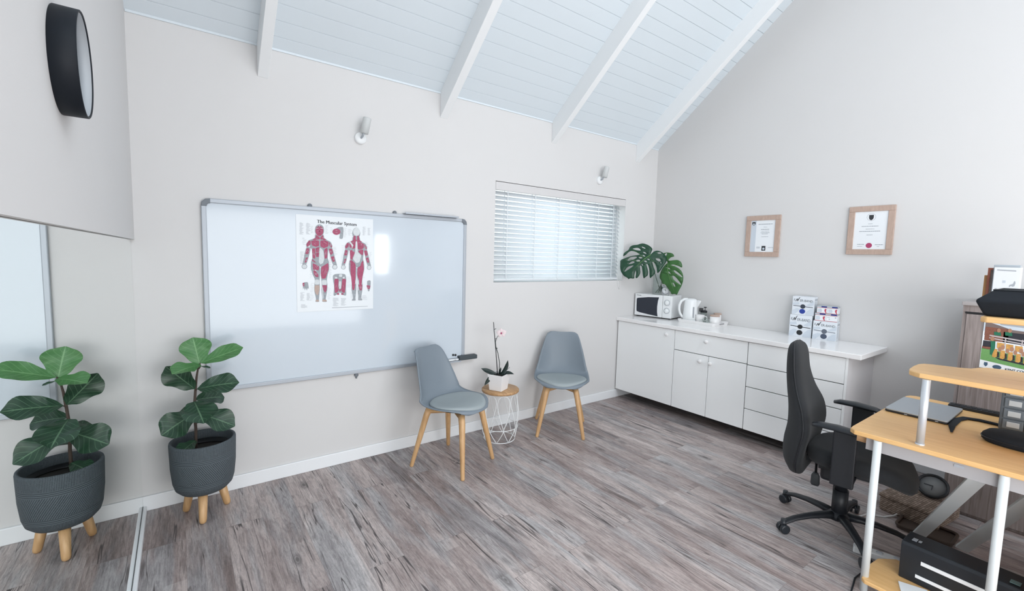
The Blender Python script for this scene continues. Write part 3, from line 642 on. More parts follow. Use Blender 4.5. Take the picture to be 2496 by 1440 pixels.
leaves_old = [((-0.03, 0.01, 0.735), (-0.155, -0.03, 0.885), 0.135, (-0.35, -1, 0.0), 0.05), ((-0.02, 0.0, 0.735), (0.175, -0.06, 0.765), 0.13, (0.0, -0.75, 0.8), 0.18), ((-0.03, 0.03, 0.665), (0.115, 0.07, 0.655), 0.12, (0, -0.6, 0.8), 0.2),
              ((-0.035, 0.0, 0.665), (0.0, -0.19, 0.60), 0.165, (0, -0.5, 1), 0.12), ((-0.035, 0.0, 0.60), (-0.185, -0.06, 0.525), 0.155, (-0.3, -1, 0.55), 0.12), ((-0.03, 0.0, 0.60), (0.155, -0.05, 0.505), 0.135, (0.3, -0.9, 0.7), 0.14),
              ((-0.03, 0.02, 0.53), (0.06, 0.15, 0.52), 0.12, (0, -0.5, 0.9), 0.2), ((-0.035, 0.0, 0.44), (-0.11, -0.09, 0.415), 0.09, (0, -0.3, 1), 0.1), ((-0.03, 0.03, 0.60), (-0.12, 0.13, 0.58), 0.12, (0, -0.3, 1), 0.2), ((0.0, 0.01, 0.86), (0.045, -0.02, 0.852), 0.022, (0, -0.3, 1), 0.1)]
for L_ in leaves_new+leaves_old:
    z = L_[0][2]; i = min(range(len(st)), key=lambda k: abs(st[k][2]-z)); b.tube([(st[i][0], st[i][1], z-0.015), L_[0]], 0.003, 6)
b.build('stem', m_stem, t)
b = MB()
for L_ in leaves_new: fig_leaf(b, L_[0], L_[1], L_[2], L_[3], L_[4], 0.25, 0.10)
b.build('young_leaves', m_green_new, t, label='bright green young leaves at the top')
b = MB()
for L_ in leaves_old: fig_leaf(b, L_[0], L_[1], L_[2], L_[3], L_[4], 0.25, 0.12)
b.build('foliage', m_green_old, t)

# ------------------------------------------------------------------ grey shell chairs
CL = [(0.240, 0.432), (0.218, 0.446), (0.15, 0.448), (0.06, 0.440), (-0.03, 0.434), (-0.11, 0.436), (-0.17, 0.455), (-0.208, 0.505), (-0.228, 0.575), (-0.245, 0.66), (-0.262, 0.745), (-0.277, 0.812), (-0.280, 0.838)]
HW = [0.118, 0.185, 0.222, 0.240, 0.246, 0.244, 0.236, 0.226, 0.212, 0.192, 0.168, 0.146, 0.125]
CU = [0.0, 0.006, 0.016, 0.024, 0.032, 0.044, 0.062, 0.078, 0.075, 0.060, 0.040, 0.020, 0.008]
def shell_pt(u, v, off=0.0):
    x = (u-0.5)*2; y, z = interp(CL, v); y2, z2 = interp(CL, min(1, v+0.01)); y1, z1 = interp(CL, max(0, v-0.01))
    ty, tz = y2-y1, z2-z1; l = math.hypot(ty, tz) or 1; ny, nz = (tz/l, -ty/l)      # normal toward the sitter
    hw = interp([(h,) for h in HW], v)[0]; cu = interp([(c,) for c in CU], v)[0]
    k = abs(x)**2.4*cu+off
    # rounded top corners with a shallow dip between them
    dz = 0
    if v > 0.86: dz = -(abs(x)**6)*0.035*(v-0.86)/0.14 - (1-abs(x)**2)*0.012*(v-0.86)/0.14 + 0.006*(v-0.86)/0.14
    if v < 0.25: y -= (abs(x)**2.2)*interp([(0.040,), (0.056,), (0.032,), (0.0,)], v/0.25)[0]
    return Vector((x*hw, y+ny*k, z+nz*k+dz))
def make_chair(label, loc, heading, group):
    # local +y is the direction the sitter faces
    rz = math.atan2(heading[1], heading[0])-PI/2
    t = thing('shell_chair', label, 'chair', loc, rz, group)
    b = MB(); b.grid(lambda u, v: shell_pt(u, v), 28, 56); b.build('seat_shell', m_shell, t, solid=0.009, off=-1)
    # round cushion sunk in the seat, following the shell
    b = MB(); rings = []
    for sc, dz in ((1.0, 0.002), (1.01, 0.009), (0.985, 0.016), (0.93, 0.020), (0.75, 0.022), (0.45, 0.022), (0.1, 0.022)):
        r_ = []
        for k in range(48):
            a = 2*PI*k/48; r_.append(shell_pt(0.5+0.445*sc*math.cos(a), 0.262-0.222*sc*math.sin(a))+Vector((0, 0, dz+0.004)))
        rings.append(r_)
    b.rings(rings); b.build('seat_cushion', m_cush, t)
    # beech cross frame and legs
    b = MB()
    for sx in (-1, 1): b.tube([(sx*0.125, 0.15, 0.395), (-sx*0.125, -0.15, 0.395)], 0.021, 4)
    b.build('cross_frame', m_beech, t, bevel=0.003)
    b = MB(); b.lathe([(0.001, 0.405), (0.10, 0.405), (0.10, 0.43), (0.001, 0.43)], 24); b.build('mounting_disc', m_black, t)
    for sx in (-1, 1):
        for sy in (1, -1):
            b = MB(); w_ = 0.195 if sy > 0 else 0.218; b.tube([(sx*0.115, sy*0.14, 0.418), (sx*0.13, sy*0.157, 0.36), (sx*w_, sy*0.215, 0.008), (sx*(w_+0.001), sy*0.216, 0.0)], [0.024, 0.0225, 0.0145, 0.012], 16)
            b.build('leg', m_beech, t)
    return t
c1 = make_chair('grey shell chair left of the orchid table, its back overlapping the whiteboard', (1.785, -0.43, 0), (0.42, -0.905), 'grey shell chairs')
c2 = dup(c1, 'grey shell chair under the window, between side table and white cabinets', (2.89, -0.375, 0), math.atan2(-0.745, -0.667)-PI/2)

# ------------------------------------------------------------------ wire side table
TC = (2.318, -0.250, 0)
t = thing('side_table', 'small round side table with wooden top and white wire basket base', 'side table', TC)
b = MB(); b.lathe([(0.001, 0.405), (0.150, 0.405), (0.155, 0.410), (0.155, 0.424), (0.151, 0.429), (0.001, 0.429)], 64, cap0=True, cap1=True); b.build('table_top', m_acacia, t)
b = MB()
def ring(r, z, rad=0.0035): b.tube([(r*math.cos(2*PI*k/48), r*math.sin(2*PI*k/48), z) for k in range(48)], rad, 8, closed=True)
def rz_(z): return interp([(0.128,), (0.146,), (0.158,), (0.158,), (0.146,), (0.138,)], z/0.40)[0]
ring(rz_(0.005), 0.005); ring(rz_(0.115), 0.115, 0.003); ring(0.135, 0.401, 0.003)
NP = 8
for k in range(NP):
    a0 = 2*PI*k/NP; hw = PI/NP
    # tall petal: narrow at its foot, round arch on top, pinched against its neighbours
    path = []
    for (z, da) in ((0.005, 0.0), (0.03, 0.30), (0.07, 0.70), (0.10, 0.93), (0.125, 1.0)):
        path.append((z, da))
    up = [(0.14, 0.97), (0.19, 0.72), (0.25, 0.50), (0.31, 0.55)]
    A = [(z, hw*d) for z, d in path]
    for sgn in (1, -1): b.tube([(rz_(z)*math.cos(a0+sgn*d), rz_(z)*math.sin(a0+sgn*d), z) for z, d in A], 0.0028, 8)
    a1 = a0+hw
    pet = [(0.115, 0.02), (0.15, 0.16), (0.20, 0.42), (0.25, 0.66), (0.30, 0.86), (0.34, 0.93), (0.37, 0.82), (0.39, 0.52), (0.399, 0.0)]
    full = [(z, hw*d) for z, d in pet]+[(z, -hw*d) for z, d in pet[-2::-1]]
    b.tube([(rz_(z)*math.cos(a1+d), rz_(z)*math.sin(a1+d), z) for z, d in full], 0.0028, 8)
b.build('wire_base', m_wire, t)

# ------------------------------------------------------------------ orchid
t = thing('potted_orchid', 'orchid with one pale pink bloom in a square white pot on the side table', 'potted plant', (2.285, -0.268, 0.4295), R(-17))
def sq(w, z): return [Vector((sx*w/2, sy*w/2, z)) for sx, sy in ((1, 1), (-1, 1), (-1, -1), (1, -1))]
b = MB(); b.rings([sq(0.112, 0), sq(0.138, 0.132), sq(0.128, 0.132), sq(0.124, 0.105)], True, True, False); b.build('pot', m_ceramic, t, bevel=0.003).rotation_euler = (0, 0, R(44))
b = MB(); b.box(-0.057, 0.057, -0.057, 0.057, 0.10, 0.116)
for k in range(14): b.ball((rnd.uniform(-0.045, 0.045), rnd.uniform(-0.045, 0.045), 0.116), rnd.uniform(0.008, 0.016), 8)
b.build('bark', m_soil, t).rotation_euler = (0, 0, R(44))
b = MB(); b.tube([(-0.01, 0.0, 0.115), (-0.022, 0.0, 0.25), (-0.038, 0.0, 0.40), (-0.056, 0.0, 0.56)], [0.0035, 0.0035, 0.0035, 0.0028], 8); b.build('support_stick', m_black, t)
b = MB(); b.tube([(0.002, 0.0, 0.115), (0.004, -0.002, 0.22), (-0.012, -0.003, 0.30), (-0.032, -0.003, 0.36), (-0.036, -0.003, 0.40), (-0.026, -0.01, 0.435), (-0.012, -0.02, 0.46), (-0.004, -0.025, 0.47)], [0.003]*5+[0.002]*3, 8)
for z in (0.34, 0.42, 0.50): b.tube([(-0.036-(z-0.38)*0.11, 0, z), (-0.020-(z-0.38)*0.11, -0.004, z+0.006)], 0.0022, 6)
b.build('flower_stem', m_orchid_leaf, t)
def flat_band(mb, pts, w, tw=(0, 0, 1)):
    pts = [Vector(p) for p in pts]
    def f(u, v):
        n = len(pts)-1; c = Vector(interp([tuple(p) for p in pts], v)); c2 = Vector(interp([tuple(p) for p in pts], min(1, v+0.02))); c1_ = Vector(interp([tuple(p) for p in pts], max(0, v-0.02)))
        tn = (c2-c1_).normalized(); sd = tn.cross(Vector(tw)); sd = sd.normalized() if sd.length > 1e-4 else Vector((1, 0, 0))
        x = (u-0.5)*2; ww = w/2*interp([(0.45,), (0.8,), (1.0,), (0.9,), (0.05,)], v)[0]; up = sd.cross(tn)
        return c+sd*(x*ww)+up*(abs(x)*ww*0.35)
    mb.grid(f, 6, 14)
b = MB(); ex = Vector((0.86, -0.50, 0))   # screen-right as seen from the door side
def P(a, h, d=0): return (a*0.958+d*0.287, -a*0.3+d*0.95, h) 
flat_band(b, [P(-0.01, 0.115), P(-0.06, 0.137), P(-0.10, 0.15), P(-0.145, 0.172)], 0.045, (0.3, -0.75, 0.6))
flat_band(b, [P(-0.01, 0.115), P(-0.05, 0.118, -0.02), P(-0.085, 0.085, -0.03), P(-0.115, 0.04, -0.035)], 0.032, (0.3, -0.75, 0.6))
flat_band(b, [P(0.0, 0.115), P(0.03, 0.14), P(0.055, 0.185), P(0.072, 0.245)], 0.040, (0.3, -0.9, 0.1))
flat_band(b, [P(0.0, 0.115), P(0.045, 0.128), P(0.08, 0.135), P(0.125, 0.128)], 0.042, (0.3, -0.5, 0.8))
flat_band(b, [P(0.0, 0.115), P(0.008, 0.15), P(0.016, 0.185)], 0.018, (0.3, -0.9, 0.1))
b.build('leaves', m_orchid_leaf, t)
b = MB(); b.tube([P(0.04, 0.12), P(0.065, 0.16), P(0.078, 0.175), P(0.09, 0.185)], 0.002, 6); b.build('aerial_root', m_grey, t)
b = MB(); c = Vector((0.004, -0.03, 0.472)); b.mat(0)
nrm_ = Vector((-0.3, -0.9, 0.2)).normalized(); ax1 = Vector((0.95, -0.3, 0.1)).normalized(); ax2 = nrm_.cross(ax1)
for a, ln, w in ((90, 0.042, 0.030), (18, 0.044, 0.042), (162, 0.042, 0.042), (-50, 0.038, 0.028), (-130, 0.038, 0.028)):
    d = ax1*math.cos(R(a))+ax2*math.sin(R(a)); sd = nrm_.cross(d)
    b.grid(lambda u, v: c+d*(v*ln)+sd*((u-0.5)*w*math.sin(PI*min(0.97, v*0.85+0.12)))+nrm_*(0.006*math.sin(v*3)-0.006*abs(u-0.5)), 6, 8)
b.build('bloom', mat('petal_pink', (0.78, 0.66, 0.67), 0.55), t)
b = MB(); b.ball(c+nrm_*0.006, 0.008, 10); b.build('bloom_centre', mat('lip_magenta', (0.45, 0.10, 0.20), 0.5), t)

# ------------------------------------------------------------------ base cabinets and worktop
FX = W-0.5839+0.02
def cabinet(y0, y1, label, fronts, side=False):
    """y0 > y1; fronts: list of (kind, ya, yb, za, zb, knob(y,z) or None)"""
    t = thing('base_cabinet', label, 'cabinet', (FX, (y0+y1)/2, 0), 0, 'white base cabinets'); yc = (y0+y1)/2
    b = MB(); b.box(0.019, W-FX-0.002, y1-yc, y0-yc, 0.10, 0.858); b.build('body', m_dark if not side else [m_dark], t)
    b = MB(); b.box(0.40, W-FX-0.002, y1-yc, y0-yc, 0, 0.10); b.build('plinth', m_dark, t)
    if side:
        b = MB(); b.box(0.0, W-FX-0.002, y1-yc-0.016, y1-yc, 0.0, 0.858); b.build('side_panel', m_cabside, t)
        b = MB(); b.box(-0.001, 0.0, y1-yc-0.016, y1-yc, 0.1, 0.858); b.build('edge_strip', m_cab, t)
    for kind, ya, yb, za, zb, kn in fronts:
        b = MB(); b.box(0, 0.018, yb-yc+0.0015, ya-yc-0.0015, za+0.0015, zb-0.0015); o = b.build(kind, m_cab, t, bevel=0.002)
        if kn:
            b = MB(); M = frameM((0, kn[0]-yc, kn[1]), (0, 0, 1), (0, 1, 0))
            b.lathe([(0.008, 0), (0.009, 0.010), (0.017, 0.016), (0.019, 0.022), (0.016, 0.028), (0.001, 0.030)], 24, M=M); b.build('knob', m_ceramic, o)
    return t
cabinet(-0.012, -0.714, 'white base cabinet with one wide door under the microwave', [('door', -0.012, -0.714, 0.10, 0.856, (-0.635, 0.80))])
cabinet(-0.717, -1.417, 'white base cabinet with one drawer above two doors', [('drawer', -0.717, -1.417, 0.668, 0.856, (-1.05, 0.797)), ('door', -0.717, -1.073, 0.10, 0.665, (-1.0, 0.607)), ('door', -1.075, -1.417, 0.10, 0.665, (-1.10, 0.605))])
cabinet(-1.421, -2.116, 'white base cabinet with four plain drawers behind the office chair', [('drawer', -1.421, -2.116, 0.664, 0.856, None), ('drawer', -1.421, -2.116, 0.476, 0.661, None), ('drawer', -1.421, -2.116, 0.286, 0.473, None), ('drawer', -1.421, -2.116, 0.10, 0.283, None)], True)
b = MB(); b.box(W-0.5839, W-0.001, -2.2093, -0.001, 0.86, 0.898); tag(b.build('worktop', m_top, bevel=0.004), 'long white glossy worktop running over the three base cabinets', 'worktop')

# ------------------------------------------------------------------ microwave
ZT = 0.898
ang = math.atan2(-0.42, 0.07)   # direction along the front face
t = thing('microwave', 'white microwave oven with dark window in the corner of the worktop', 'microwave', (4.298, -0.022, ZT), ang)
WM, DM, HM = 0.428, 0.245, 0.255      # local +x runs along the front, +y goes into the wall side
b = MB(); b.box(0, WM, 0.012, DM, 0.012, HM-0.002); b.build('body', m_appl, t, bevel=0.008)
for x in (0.03, WM-0.03):
    for y in (0.03, DM-0.03): b = MB(); b.cyl((x, y, 0), (x, y, 0.013), 0.012); b.build('foot', m_black, t)
MF = Matrix(((1, 0, 0, 0), (0, 0, -1, 0.012), (0, 1, 0, 0), (0, 0, 0, 1)))   # (x, z, out)
b = MB(); b.box(0.0, 0.325, 0, 0.013, 0.012, HM-0.002); d_ = b.build('door', m_appl, t, bevel=0.005)
b = MB(); pts = [(0.028, 0.055), (0.024, 0.07), (0.022, 0.19), (0.03, 0.203), (0.16, 0.222), (0.285, 0.229), (0.274, 0.19), (0.268, 0.13), (0.27, 0.07), (0.278, 0.022), (0.16, 0.034), (0.06, 0.046)]
b.prism(pts, 0.011, 0.0135, MF); b.build('window', m_glassdark, d_, bevel=0.001)
b = MB(); b.box(0.328, WM, -0.001, 0.013, 0.012, HM-0.002); p_ = b.build('control_panel', m_appl, t, bevel=0.005)
for z, r in ((0.178, 0.028), (0.092, 0.028)):
    b = MB(); b.lathe([(r+0.004, 0.013), (r+0.004, 0.0145), (r, 0.0145), (r, 0.013)], 32, c=(0.378, z, 0), M=MF); b.build('dial_ring', m_inkgrey, p_)
    b = MB(); b.lathe([(r*0.78, 0.013), (r*0.72, 0.030), (r*0.6, 0.032), (0.001, 0.032)], 32, c=(0.378, z, 0), M=MF); b.box(0.378-0.004, 0.378+0.004, z-r*0.6, z+r*0.6, 0.031, 0.035, MF); b.build('dial', m_appl, p_)
b = MB(); b.box(0.022, 0.075, 0.233, 0.237, 0.0132, 0.0137, MF); b.build('printed_mark', m_ink, d_)

# ------------------------------------------------------------------ glass vase with two monstera leaves
VZ = ZT+HM
VC = Vector((4.425, -0.215, VZ))
def hollow(mb, r, h, th=0.003, n=40): mb.lathe([(0.001, 0), (r, 0), (r, h), (r-th, h), (r-th, 0.012), (0.001, 0.012)], n, cap0=False)
t = thing('glass_vase', 'tall clear cylindrical glass vase standing on the microwave', 'vase', VC)
b = MB(); hollow(b, 0.05, 0.22); b.build('glass', m_glass, t)
rt = Vector((0.60, -0.80, 0)); vw = Vector((0.80, 0.60, 0))
def mon(name, label, outline, holes, org_px, origin, scale, tilt, m, rib, stalk):
    t = thing(name, label, 'leaf', origin, 0)
    def fn(x, y):
        X = (x-org_px[0])*scale; Z = -(y-org_px[1])*scale; rr = X*X+Z*Z
        return rt*X+Vector((0, 0, Z))+vw*(tilt[0]*X+tilt[1]*Z+tilt[2]*rr)
    outline = chaikin(outline, 1); holes = [chaikin(h, 2) for h in holes]
    b = MB(); b.poly(outline, holes, None)
    bmesh.ops.triangulate(b.bm, faces=b.bm.faces)
    for _ in range(2): bmesh.ops.subdivide_edges(b.bm, edges=[e for e in b.bm.edges if e.calc_length() > 60], cuts=1, use_grid_fill=True)
    bmesh.ops.triangulate(b.bm, faces=b.bm.faces)
    for v in b.bm.verts: v.co = fn(v.co.x, v.co.y)
    for f_ in b.bm.faces: f_.smooth = True
    b.build('leaf_blade', m, t, solid=0.0012, off=0)
    b = MB()
    for path, r0 in rib: b.tube([fn(x, y)-vw*0.002 for x, y in path], [lerp(r0, 0.0008, k/(len(path)-1)) for k in range(len(path))], 8)
    b.build('midrib', m_rib, t)
    b = MB(); b.tube([Vector(s_)-Vector(origin) for s_ in stalk], 0.004, 8); b.build('stalk', mat('leaf_stalk', (0.05, 0.09, 0.045), 0.5), t)
SC = 0.000655
O1 = Vector((4.18, -0.285, 1.585))
L1 = [(600, 300), (622, 240), (628, 215), (605, 185), (560, 152), (480, 124), (420, 138), (400, 150), (310, 160), (272, 190), (255, 238), (185, 285), (170, 345), (215, 322), (262, 268), (300, 252), (350, 258), (450, 302), (400, 318), (300, 335), (215, 368), (132, 405), (135, 470), (135, 520), (150, 590), (200, 660), (262, 690), (280, 714), (302, 695), (352, 700), (372, 692), (368, 640), (385, 558), (394, 600), (386, 688), (412, 690), (440, 655), (462, 600), (452, 540), (445, 482), (475, 490), (488, 560), (500, 640), (516, 694), (545, 665), (578, 640), (580, 570), (540, 452), (570, 462), (595, 540), (603, 640), (612, 686), (645, 655), (680, 612), (692, 570), (645, 480), (628, 415), (668, 430), (704, 500), (712, 560), (722, 604), (760, 562), (798, 500), (850, 412), (856, 360), (822, 300), (780, 262), (705, 234), (645, 255), (606, 302)]
H1 = [[(305, 215), (410, 195), (460, 245), (380, 240)], [(455, 175), (520, 200), (515, 213), (470, 198)], [(480, 262), (515, 265), (545, 298), (500, 285)], [(480, 310), (522, 325), (515, 340), (485, 330)], [(415, 350), (460, 345), (488, 362), (440, 373)], [(380, 400), (420, 390), (450, 400), (438, 422), (392, 425)], [(232, 415), (290, 350), (382, 340), (400, 356), (330, 398)], [(256, 472), (325, 412), (370, 428), (330, 458)], [(198, 605), (250, 510), (352, 480), (330, 508), (262, 560)], [(505, 400), (545, 405), (556, 430), (520, 426)], [(552, 370), (588, 375), (596, 395), (562, 386)], [(472, 455), (488, 460), (500, 490), (480, 478)], [(695, 270), (748, 262), (775, 285), (722, 290)], [(680, 360), (748, 365), (765, 400), (742, 416), (690, 385)], [(755, 415), (772, 418), (774, 448), (762, 440)]]
mon('monstera_leaf', 'dark green monstera leaf, the left one of two in the glass vase', L1, H1, (600, 300), O1, SC, (0.0, 0.15, 0.25), m_mon,
    [([(603, 306), (520, 370), (460, 430), (400, 490), (330, 570)], 0.005), ([(520, 370), (400, 280), (300, 220)], 0.002), ([(460, 430), (300, 390), (180, 400)], 0.002), ([(560, 340), (660, 420), (700, 520)], 0.002)],
    [O1+Vector((0, 0, -0.002))+vw*0.004, O1+vw*0.05+Vector((0, 0, -0.02)), Vector((4.40, -0.20, 1.36)), Vector((4.435, -0.235, 1.22)), Vector((4.40, -0.215, 1.17))])
O2 = Vector((4.335, -0.395, 1.500))
L2 = [(880, 400), (850, 350), (820, 300), (782, 262), (820, 244), (862, 235), (930, 245), (958, 268), (970, 298), (920, 310), (888, 345), (888, 366), (960, 355), (1020, 348), (1068, 375), (1090, 430), (1090, 470), (1042, 447), (970, 422), (915, 430), (1002, 456), (1070, 500), (1110, 570), (1118, 660), (1100, 745), (1062, 830), (1038, 902), (1012, 880), (960, 895), (940, 850), (900, 800), (850, 732), (815, 742), (800, 690), (765, 640), (775, 560), (800, 490), (840, 430)]
H2 = [[(820, 275), (848, 245), (866, 255), (842, 300)], [(865, 470), (900, 474), (925, 504), (882, 490)], [(962, 512), (1000, 515), (1105, 605), (1096, 622), (1000, 560)], [(950, 592), (1000, 610), (1090, 722), (1084, 740), (1012, 690), (970, 650)], [(960, 700), (985, 712), (1012, 772), (990, 765)], [(885, 530), (915, 545), (935, 580), (905, 565)]]
mon('monstera_leaf', 'lighter green monstera leaf hanging behind the alarm clock', L2, H2, (880, 400), O2, SC*1.02, (-0.35, 0.05, 0.3), m_mon2,
    [([(880, 402), (880, 520), (915, 640), (960, 760), (1010, 870)], 0.004), ([(885, 480), (980, 440), (1060, 420)], 0.002), ([(900, 570), (1000, 560), (1090, 600)], 0.002)],
    [O2, O2+vw*0.03+Vector((0, 0, -0.03)), Vector((4.44, -0.27, 1.40)), Vector((4.44, -0.25, 1.25)), Vector((4.425, -0.23, 1.17))])
b = MB(); b.tube([(4.44, -0.252, 1.17), (4.445, -0.25, 1.24)], 0.002, 6)
b.grid(lambda u, v: Vector((4.437, -0.248, 1.175))+rt*((u-0.5)*0.045*math.sin(PI*min(0.96, v+0.03))+0.004)+Vector((0, 0, v*0.085)), 6, 8)
tag(b.build('leaf_cutting', m_mon), 'small green leaf cutting standing inside the glass vase', 'leaf')

# ------------------------------------------------------------------ alarm clock
t = thing('alarm_clock', 'small silver twin-bell alarm clock on the microwave', 'alarm clock', (4.385, -0.352, VZ), math.atan2(-0.80, 0.60))
MA = Matrix(((1, 0, 0, 0), (0, 0, -1, 0), (0, 1, 0, 0.052), (0, 0, 0, 1)))    # x right, y up, z toward viewer
b = MB(); b.lathe([(0.001, -0.022), (0.030, -0.022), (0.040, -0.012), (0.041, 0.010), (0.038, 0.016), (0.035, 0.014), (0.034, 0.006)], 40, M=MA); b.build('case', mat('steel_dark', (0.30, 0.32, 0.35), 0.25, metal=0.8), t)
b = MB(); b.lathe([(0.001, 0.010), (0.0345, 0.010), (0.0345, 0.008)], 40, M=MA); fc = b.build('clock_face', m_paper, t)
b = MB(); b.box(-0.0012, 0.0012, -0.004, 0.026, 0.011, 0.012, MA @ Matrix.Rotation(R(75), 4, 'Z')); b.box(-0.0016, 0.0016, -0.004, 0.018, 0.0122, 0.013, MA @ Matrix.Rotation(R(35), 4, 'Z')); b.box(-0.0006, 0.0006, -0.024, 0.004, 0.0132, 0.0137, MA); b.build('hands', m_ink, t)
for sx in (-1, 1):
    d = Vector((sx*0.5, 0.86, 0)); M = MA @ frameM(d*0.047, (sx*0.86, -0.5, 0), (0, 0, 1))
    b = MB(); b.lathe([(0.016, 0.0), (0.015, 0.007), (0.009, 0.012), (0.001, 0.014)], 20, M=MA @ Matrix.Translation(d*0.045) @ Matrix.Rotation(-sx*R(30), 4, 'Z') @ Matrix.Rotation(-PI/2, 4, 'X')); b.build('bell', m_alu, t)
    b = MB(); b.tube([(sx*0.022, 0, 0.022), (sx*0.034, 0, 0.0)], [0.004, 0.003], 8); b.build('foot', m_alu, t)
b = MB(); b.tube([(-0.024, 0, 0.10), (-0.018, 0, 0.118), (0, 0, 0.125), (0.018, 0, 0.118), (0.024, 0, 0.10)], 0.0025, 8); b.build('handle', m_alu, t)

# ------------------------------------------------------------------ tray with kettle, mug, press, canisters, jar
t = thing('serving_tray', 'white serving tray with cut-out handles on the worktop', 'tray', (4.447, -0.759, ZT))
TXh, TYh = 0.142, 0.204
b = MB(); b.prism(rrect(2*TXh-0.02, 2*TYh-0.02, 0.02), 0.0, 0.005); 
o_ = rrect(2*TXh-0.02, 2*TYh-0.02, 0.02); i_ = rrect(2*TXh, 2*TYh, 0.025)
b.rings([[Vector((x, y, 0.0)) for x, y in o_], [Vector((x, y, 0.034)) for x, y in i_], [Vector((x*0.975, y*0.98, 0.034)) for x, y in i_], [Vector((x*0.97, y*0.975, 0.005)) for x, y in o_]], False, False, False)
b.build('tray_body', m_ceramic, t)
b = MB(); b.prism(rrect(0.085, 0.014, 0.007), 0, 0.0015, Matrix(((1, 0, 0, 0), (0, 0.1, -1, -TYh+0.0025), (0, 1, 0.1, 0.022), (0, 0, 0, 1)))); b.build('handle_shade_patch', mat('handle_shadow', (0.35, 0.35, 0.36), 0.7), t)  # grey patch painted in for the shaded handle cut-out
TZ = ZT+0.0055
t = thing('electric_kettle', 'white plastic electric kettle with grey water gauge on the tray', 'kettle', (4.425, -0.632, TZ), math.atan2(-0.80, 0.60)); t.scale = (1.07, 1.07, 1.07)
b = MB(); b.lathe([(0.001, 0.0), (0.066, 0), (0.070, 0.006), (0.070, 0.02), (0.067, 0.024)], 40, sx=1, sy=0.9); b.build('power_base', m_appl, t)
b = MB(); b.lathe([(0.001, 0.022), (0.066, 0.023), (0.069, 0.03), (0.066, 0.08), (0.061, 0.15), (0.057, 0.195), (0.055, 0.205), (0.046, 0.216), (0.03, 0.222), (0.001, 0.224)], 40, sx=1, sy=0.92)
def sp_(z, w, d): return [Vector((0.03, -w, z)), Vector((d, 0, z)), Vector((0.03, w, z))]
b.rings([[Vector((0.045, -0.012, 0.13)), Vector((0.058, 0, 0.13)), Vector((0.045, 0.012, 0.13))], [Vector((0.04, -0.026, 0.200)), Vector((0.090, 0, 0.200)), Vector((0.04, 0.026, 0.200))], [Vector((0.04, -0.024, 0.206)), Vector((0.088, 0, 0.205)), Vector((0.04, 0.024, 0.206))]], True, True, False)
b.build('body', m_appl, t)
b = MB(); b.tube([(-0.03, 0, 0.216), (-0.06, 0, 0.214), (-0.088, 0, 0.195), (-0.103, 0, 0.155), (-0.104, 0, 0.115), (-0.094, 0, 0.075), (-0.074, 0, 0.045), (-0.058, 0, 0.035)], [0.013, 0.014, 0.014, 0.013, 0.012, 0.012, 0.013, 0.012], 14, flat=0.9); b.build('handle', m_appl, t)
b = MB(); b.prism(rrect(0.012, 0.105, 0.006), 0, 0.005, Matrix(((1, 0, 0, 0.022), (0, 0.04, -1, -0.0565), (0.0, 1, 0.05, 0.095), (0, 0, 0, 1)))); b.build('water_gauge', mat('gauge_grey', (0.28, 0.30, 0.33), 0.3), t)
b = MB(); b.box(0.02, 0.075, -0.03, 0.03, 0.1985, 0.2005); b.build('lid_seam', m_inkpale, t)
t = thing('mug', 'white mug in front of the black plunger pot on the tray', 'mug', (4.435, -0.735, TZ), math.atan2(-0.80, 0.60))
b = MB(); b.lathe([(0.001, 0), (0.026, 0), (0.034, 0.012), (0.041, 0.045), (0.0425, 0.082), (0.040, 0.082), (0.037, 0.04), (0.001, 0.012)], 36); b.build('cup', m_ceramic, t)
b = MB(); b.tube([(0.040, 0, 0.068), (0.060, 0, 0.066), (0.068, 0, 0.045), (0.058, 0, 0.025), (0.037, 0, 0.022)], 0.005, 10); b.build('handle', m_ceramic, t)
t = thing('plunger_coffee_pot', 'small coffee plunger with black lid behind the white mug', 'coffee plunger', (4.550, -0.705, TZ), math.atan2(-0.80, 0.60))
b = MB(); b.lathe([(0.001, 0), (0.032, 0), (0.032, 0.10), (0.030, 0.10), (0.030, 0.003), (0.001, 0.003)], 32); b.build('glass', m_glass, t)
b = MB(); b.lathe([(0.034, 0.098), (0.034, 0.112), (0.028, 0.117), (0.001, 0.118)], 32, cap0=True); b.box(-0.045, -0.008, -0.012, 0.012, 0.104, 0.140); b.build('lid', m_black, t)
b = MB(); b.cyl((0.012, 0, 0.11), (0.012, 0, 0.148), 0.003); b.lathe([(0.001, 0.145), (0.016, 0.146), (0.014, 0.152), (0.001, 0.155)], 20, c=(0.012, 0, 0)); b.build('plunger', m_black, t)
can = thing('lidded_canister', 'white canister with pale wooden lid at the right end of the tray', 'canister', (4.505, -0.885, TZ), 0, 'white canisters with wooden lids')
b = MB(); b.lathe([(0.001, 0), (0.040, 0), (0.043, 0.004), (0.044, 0.088), (0.001, 0.088)], 36); b.build('jar', m_ceramic, can)
b = MB(); b.lathe([(0.045, 0.088), (0.0455, 0.100), (0.043, 0.102), (0.001, 0.102)], 36, cap0=True); b.build('lid', m_frame, can)
dup(can, 'white canister with pale wooden lid in the rear row of the tray', (4.548, -0.865+0.045, TZ))
for o in bpy.data.objects:
    if o.get('label') == 'white canister with pale wooden lid in the rear row of the tray': o.location = (4.543, -0.850+0.0, TZ); o.scale = (0.8, 0.8, 1.02); o.location.y = -0.848; o.location.x = 4.563; 
can.location = (4.405, -0.908, TZ)
t = thing('glass_jug', 'small clear glass jug at the front of the tray', 'glass jug', (4.37, -0.835, TZ), math.atan2(-0.80, 0.60))
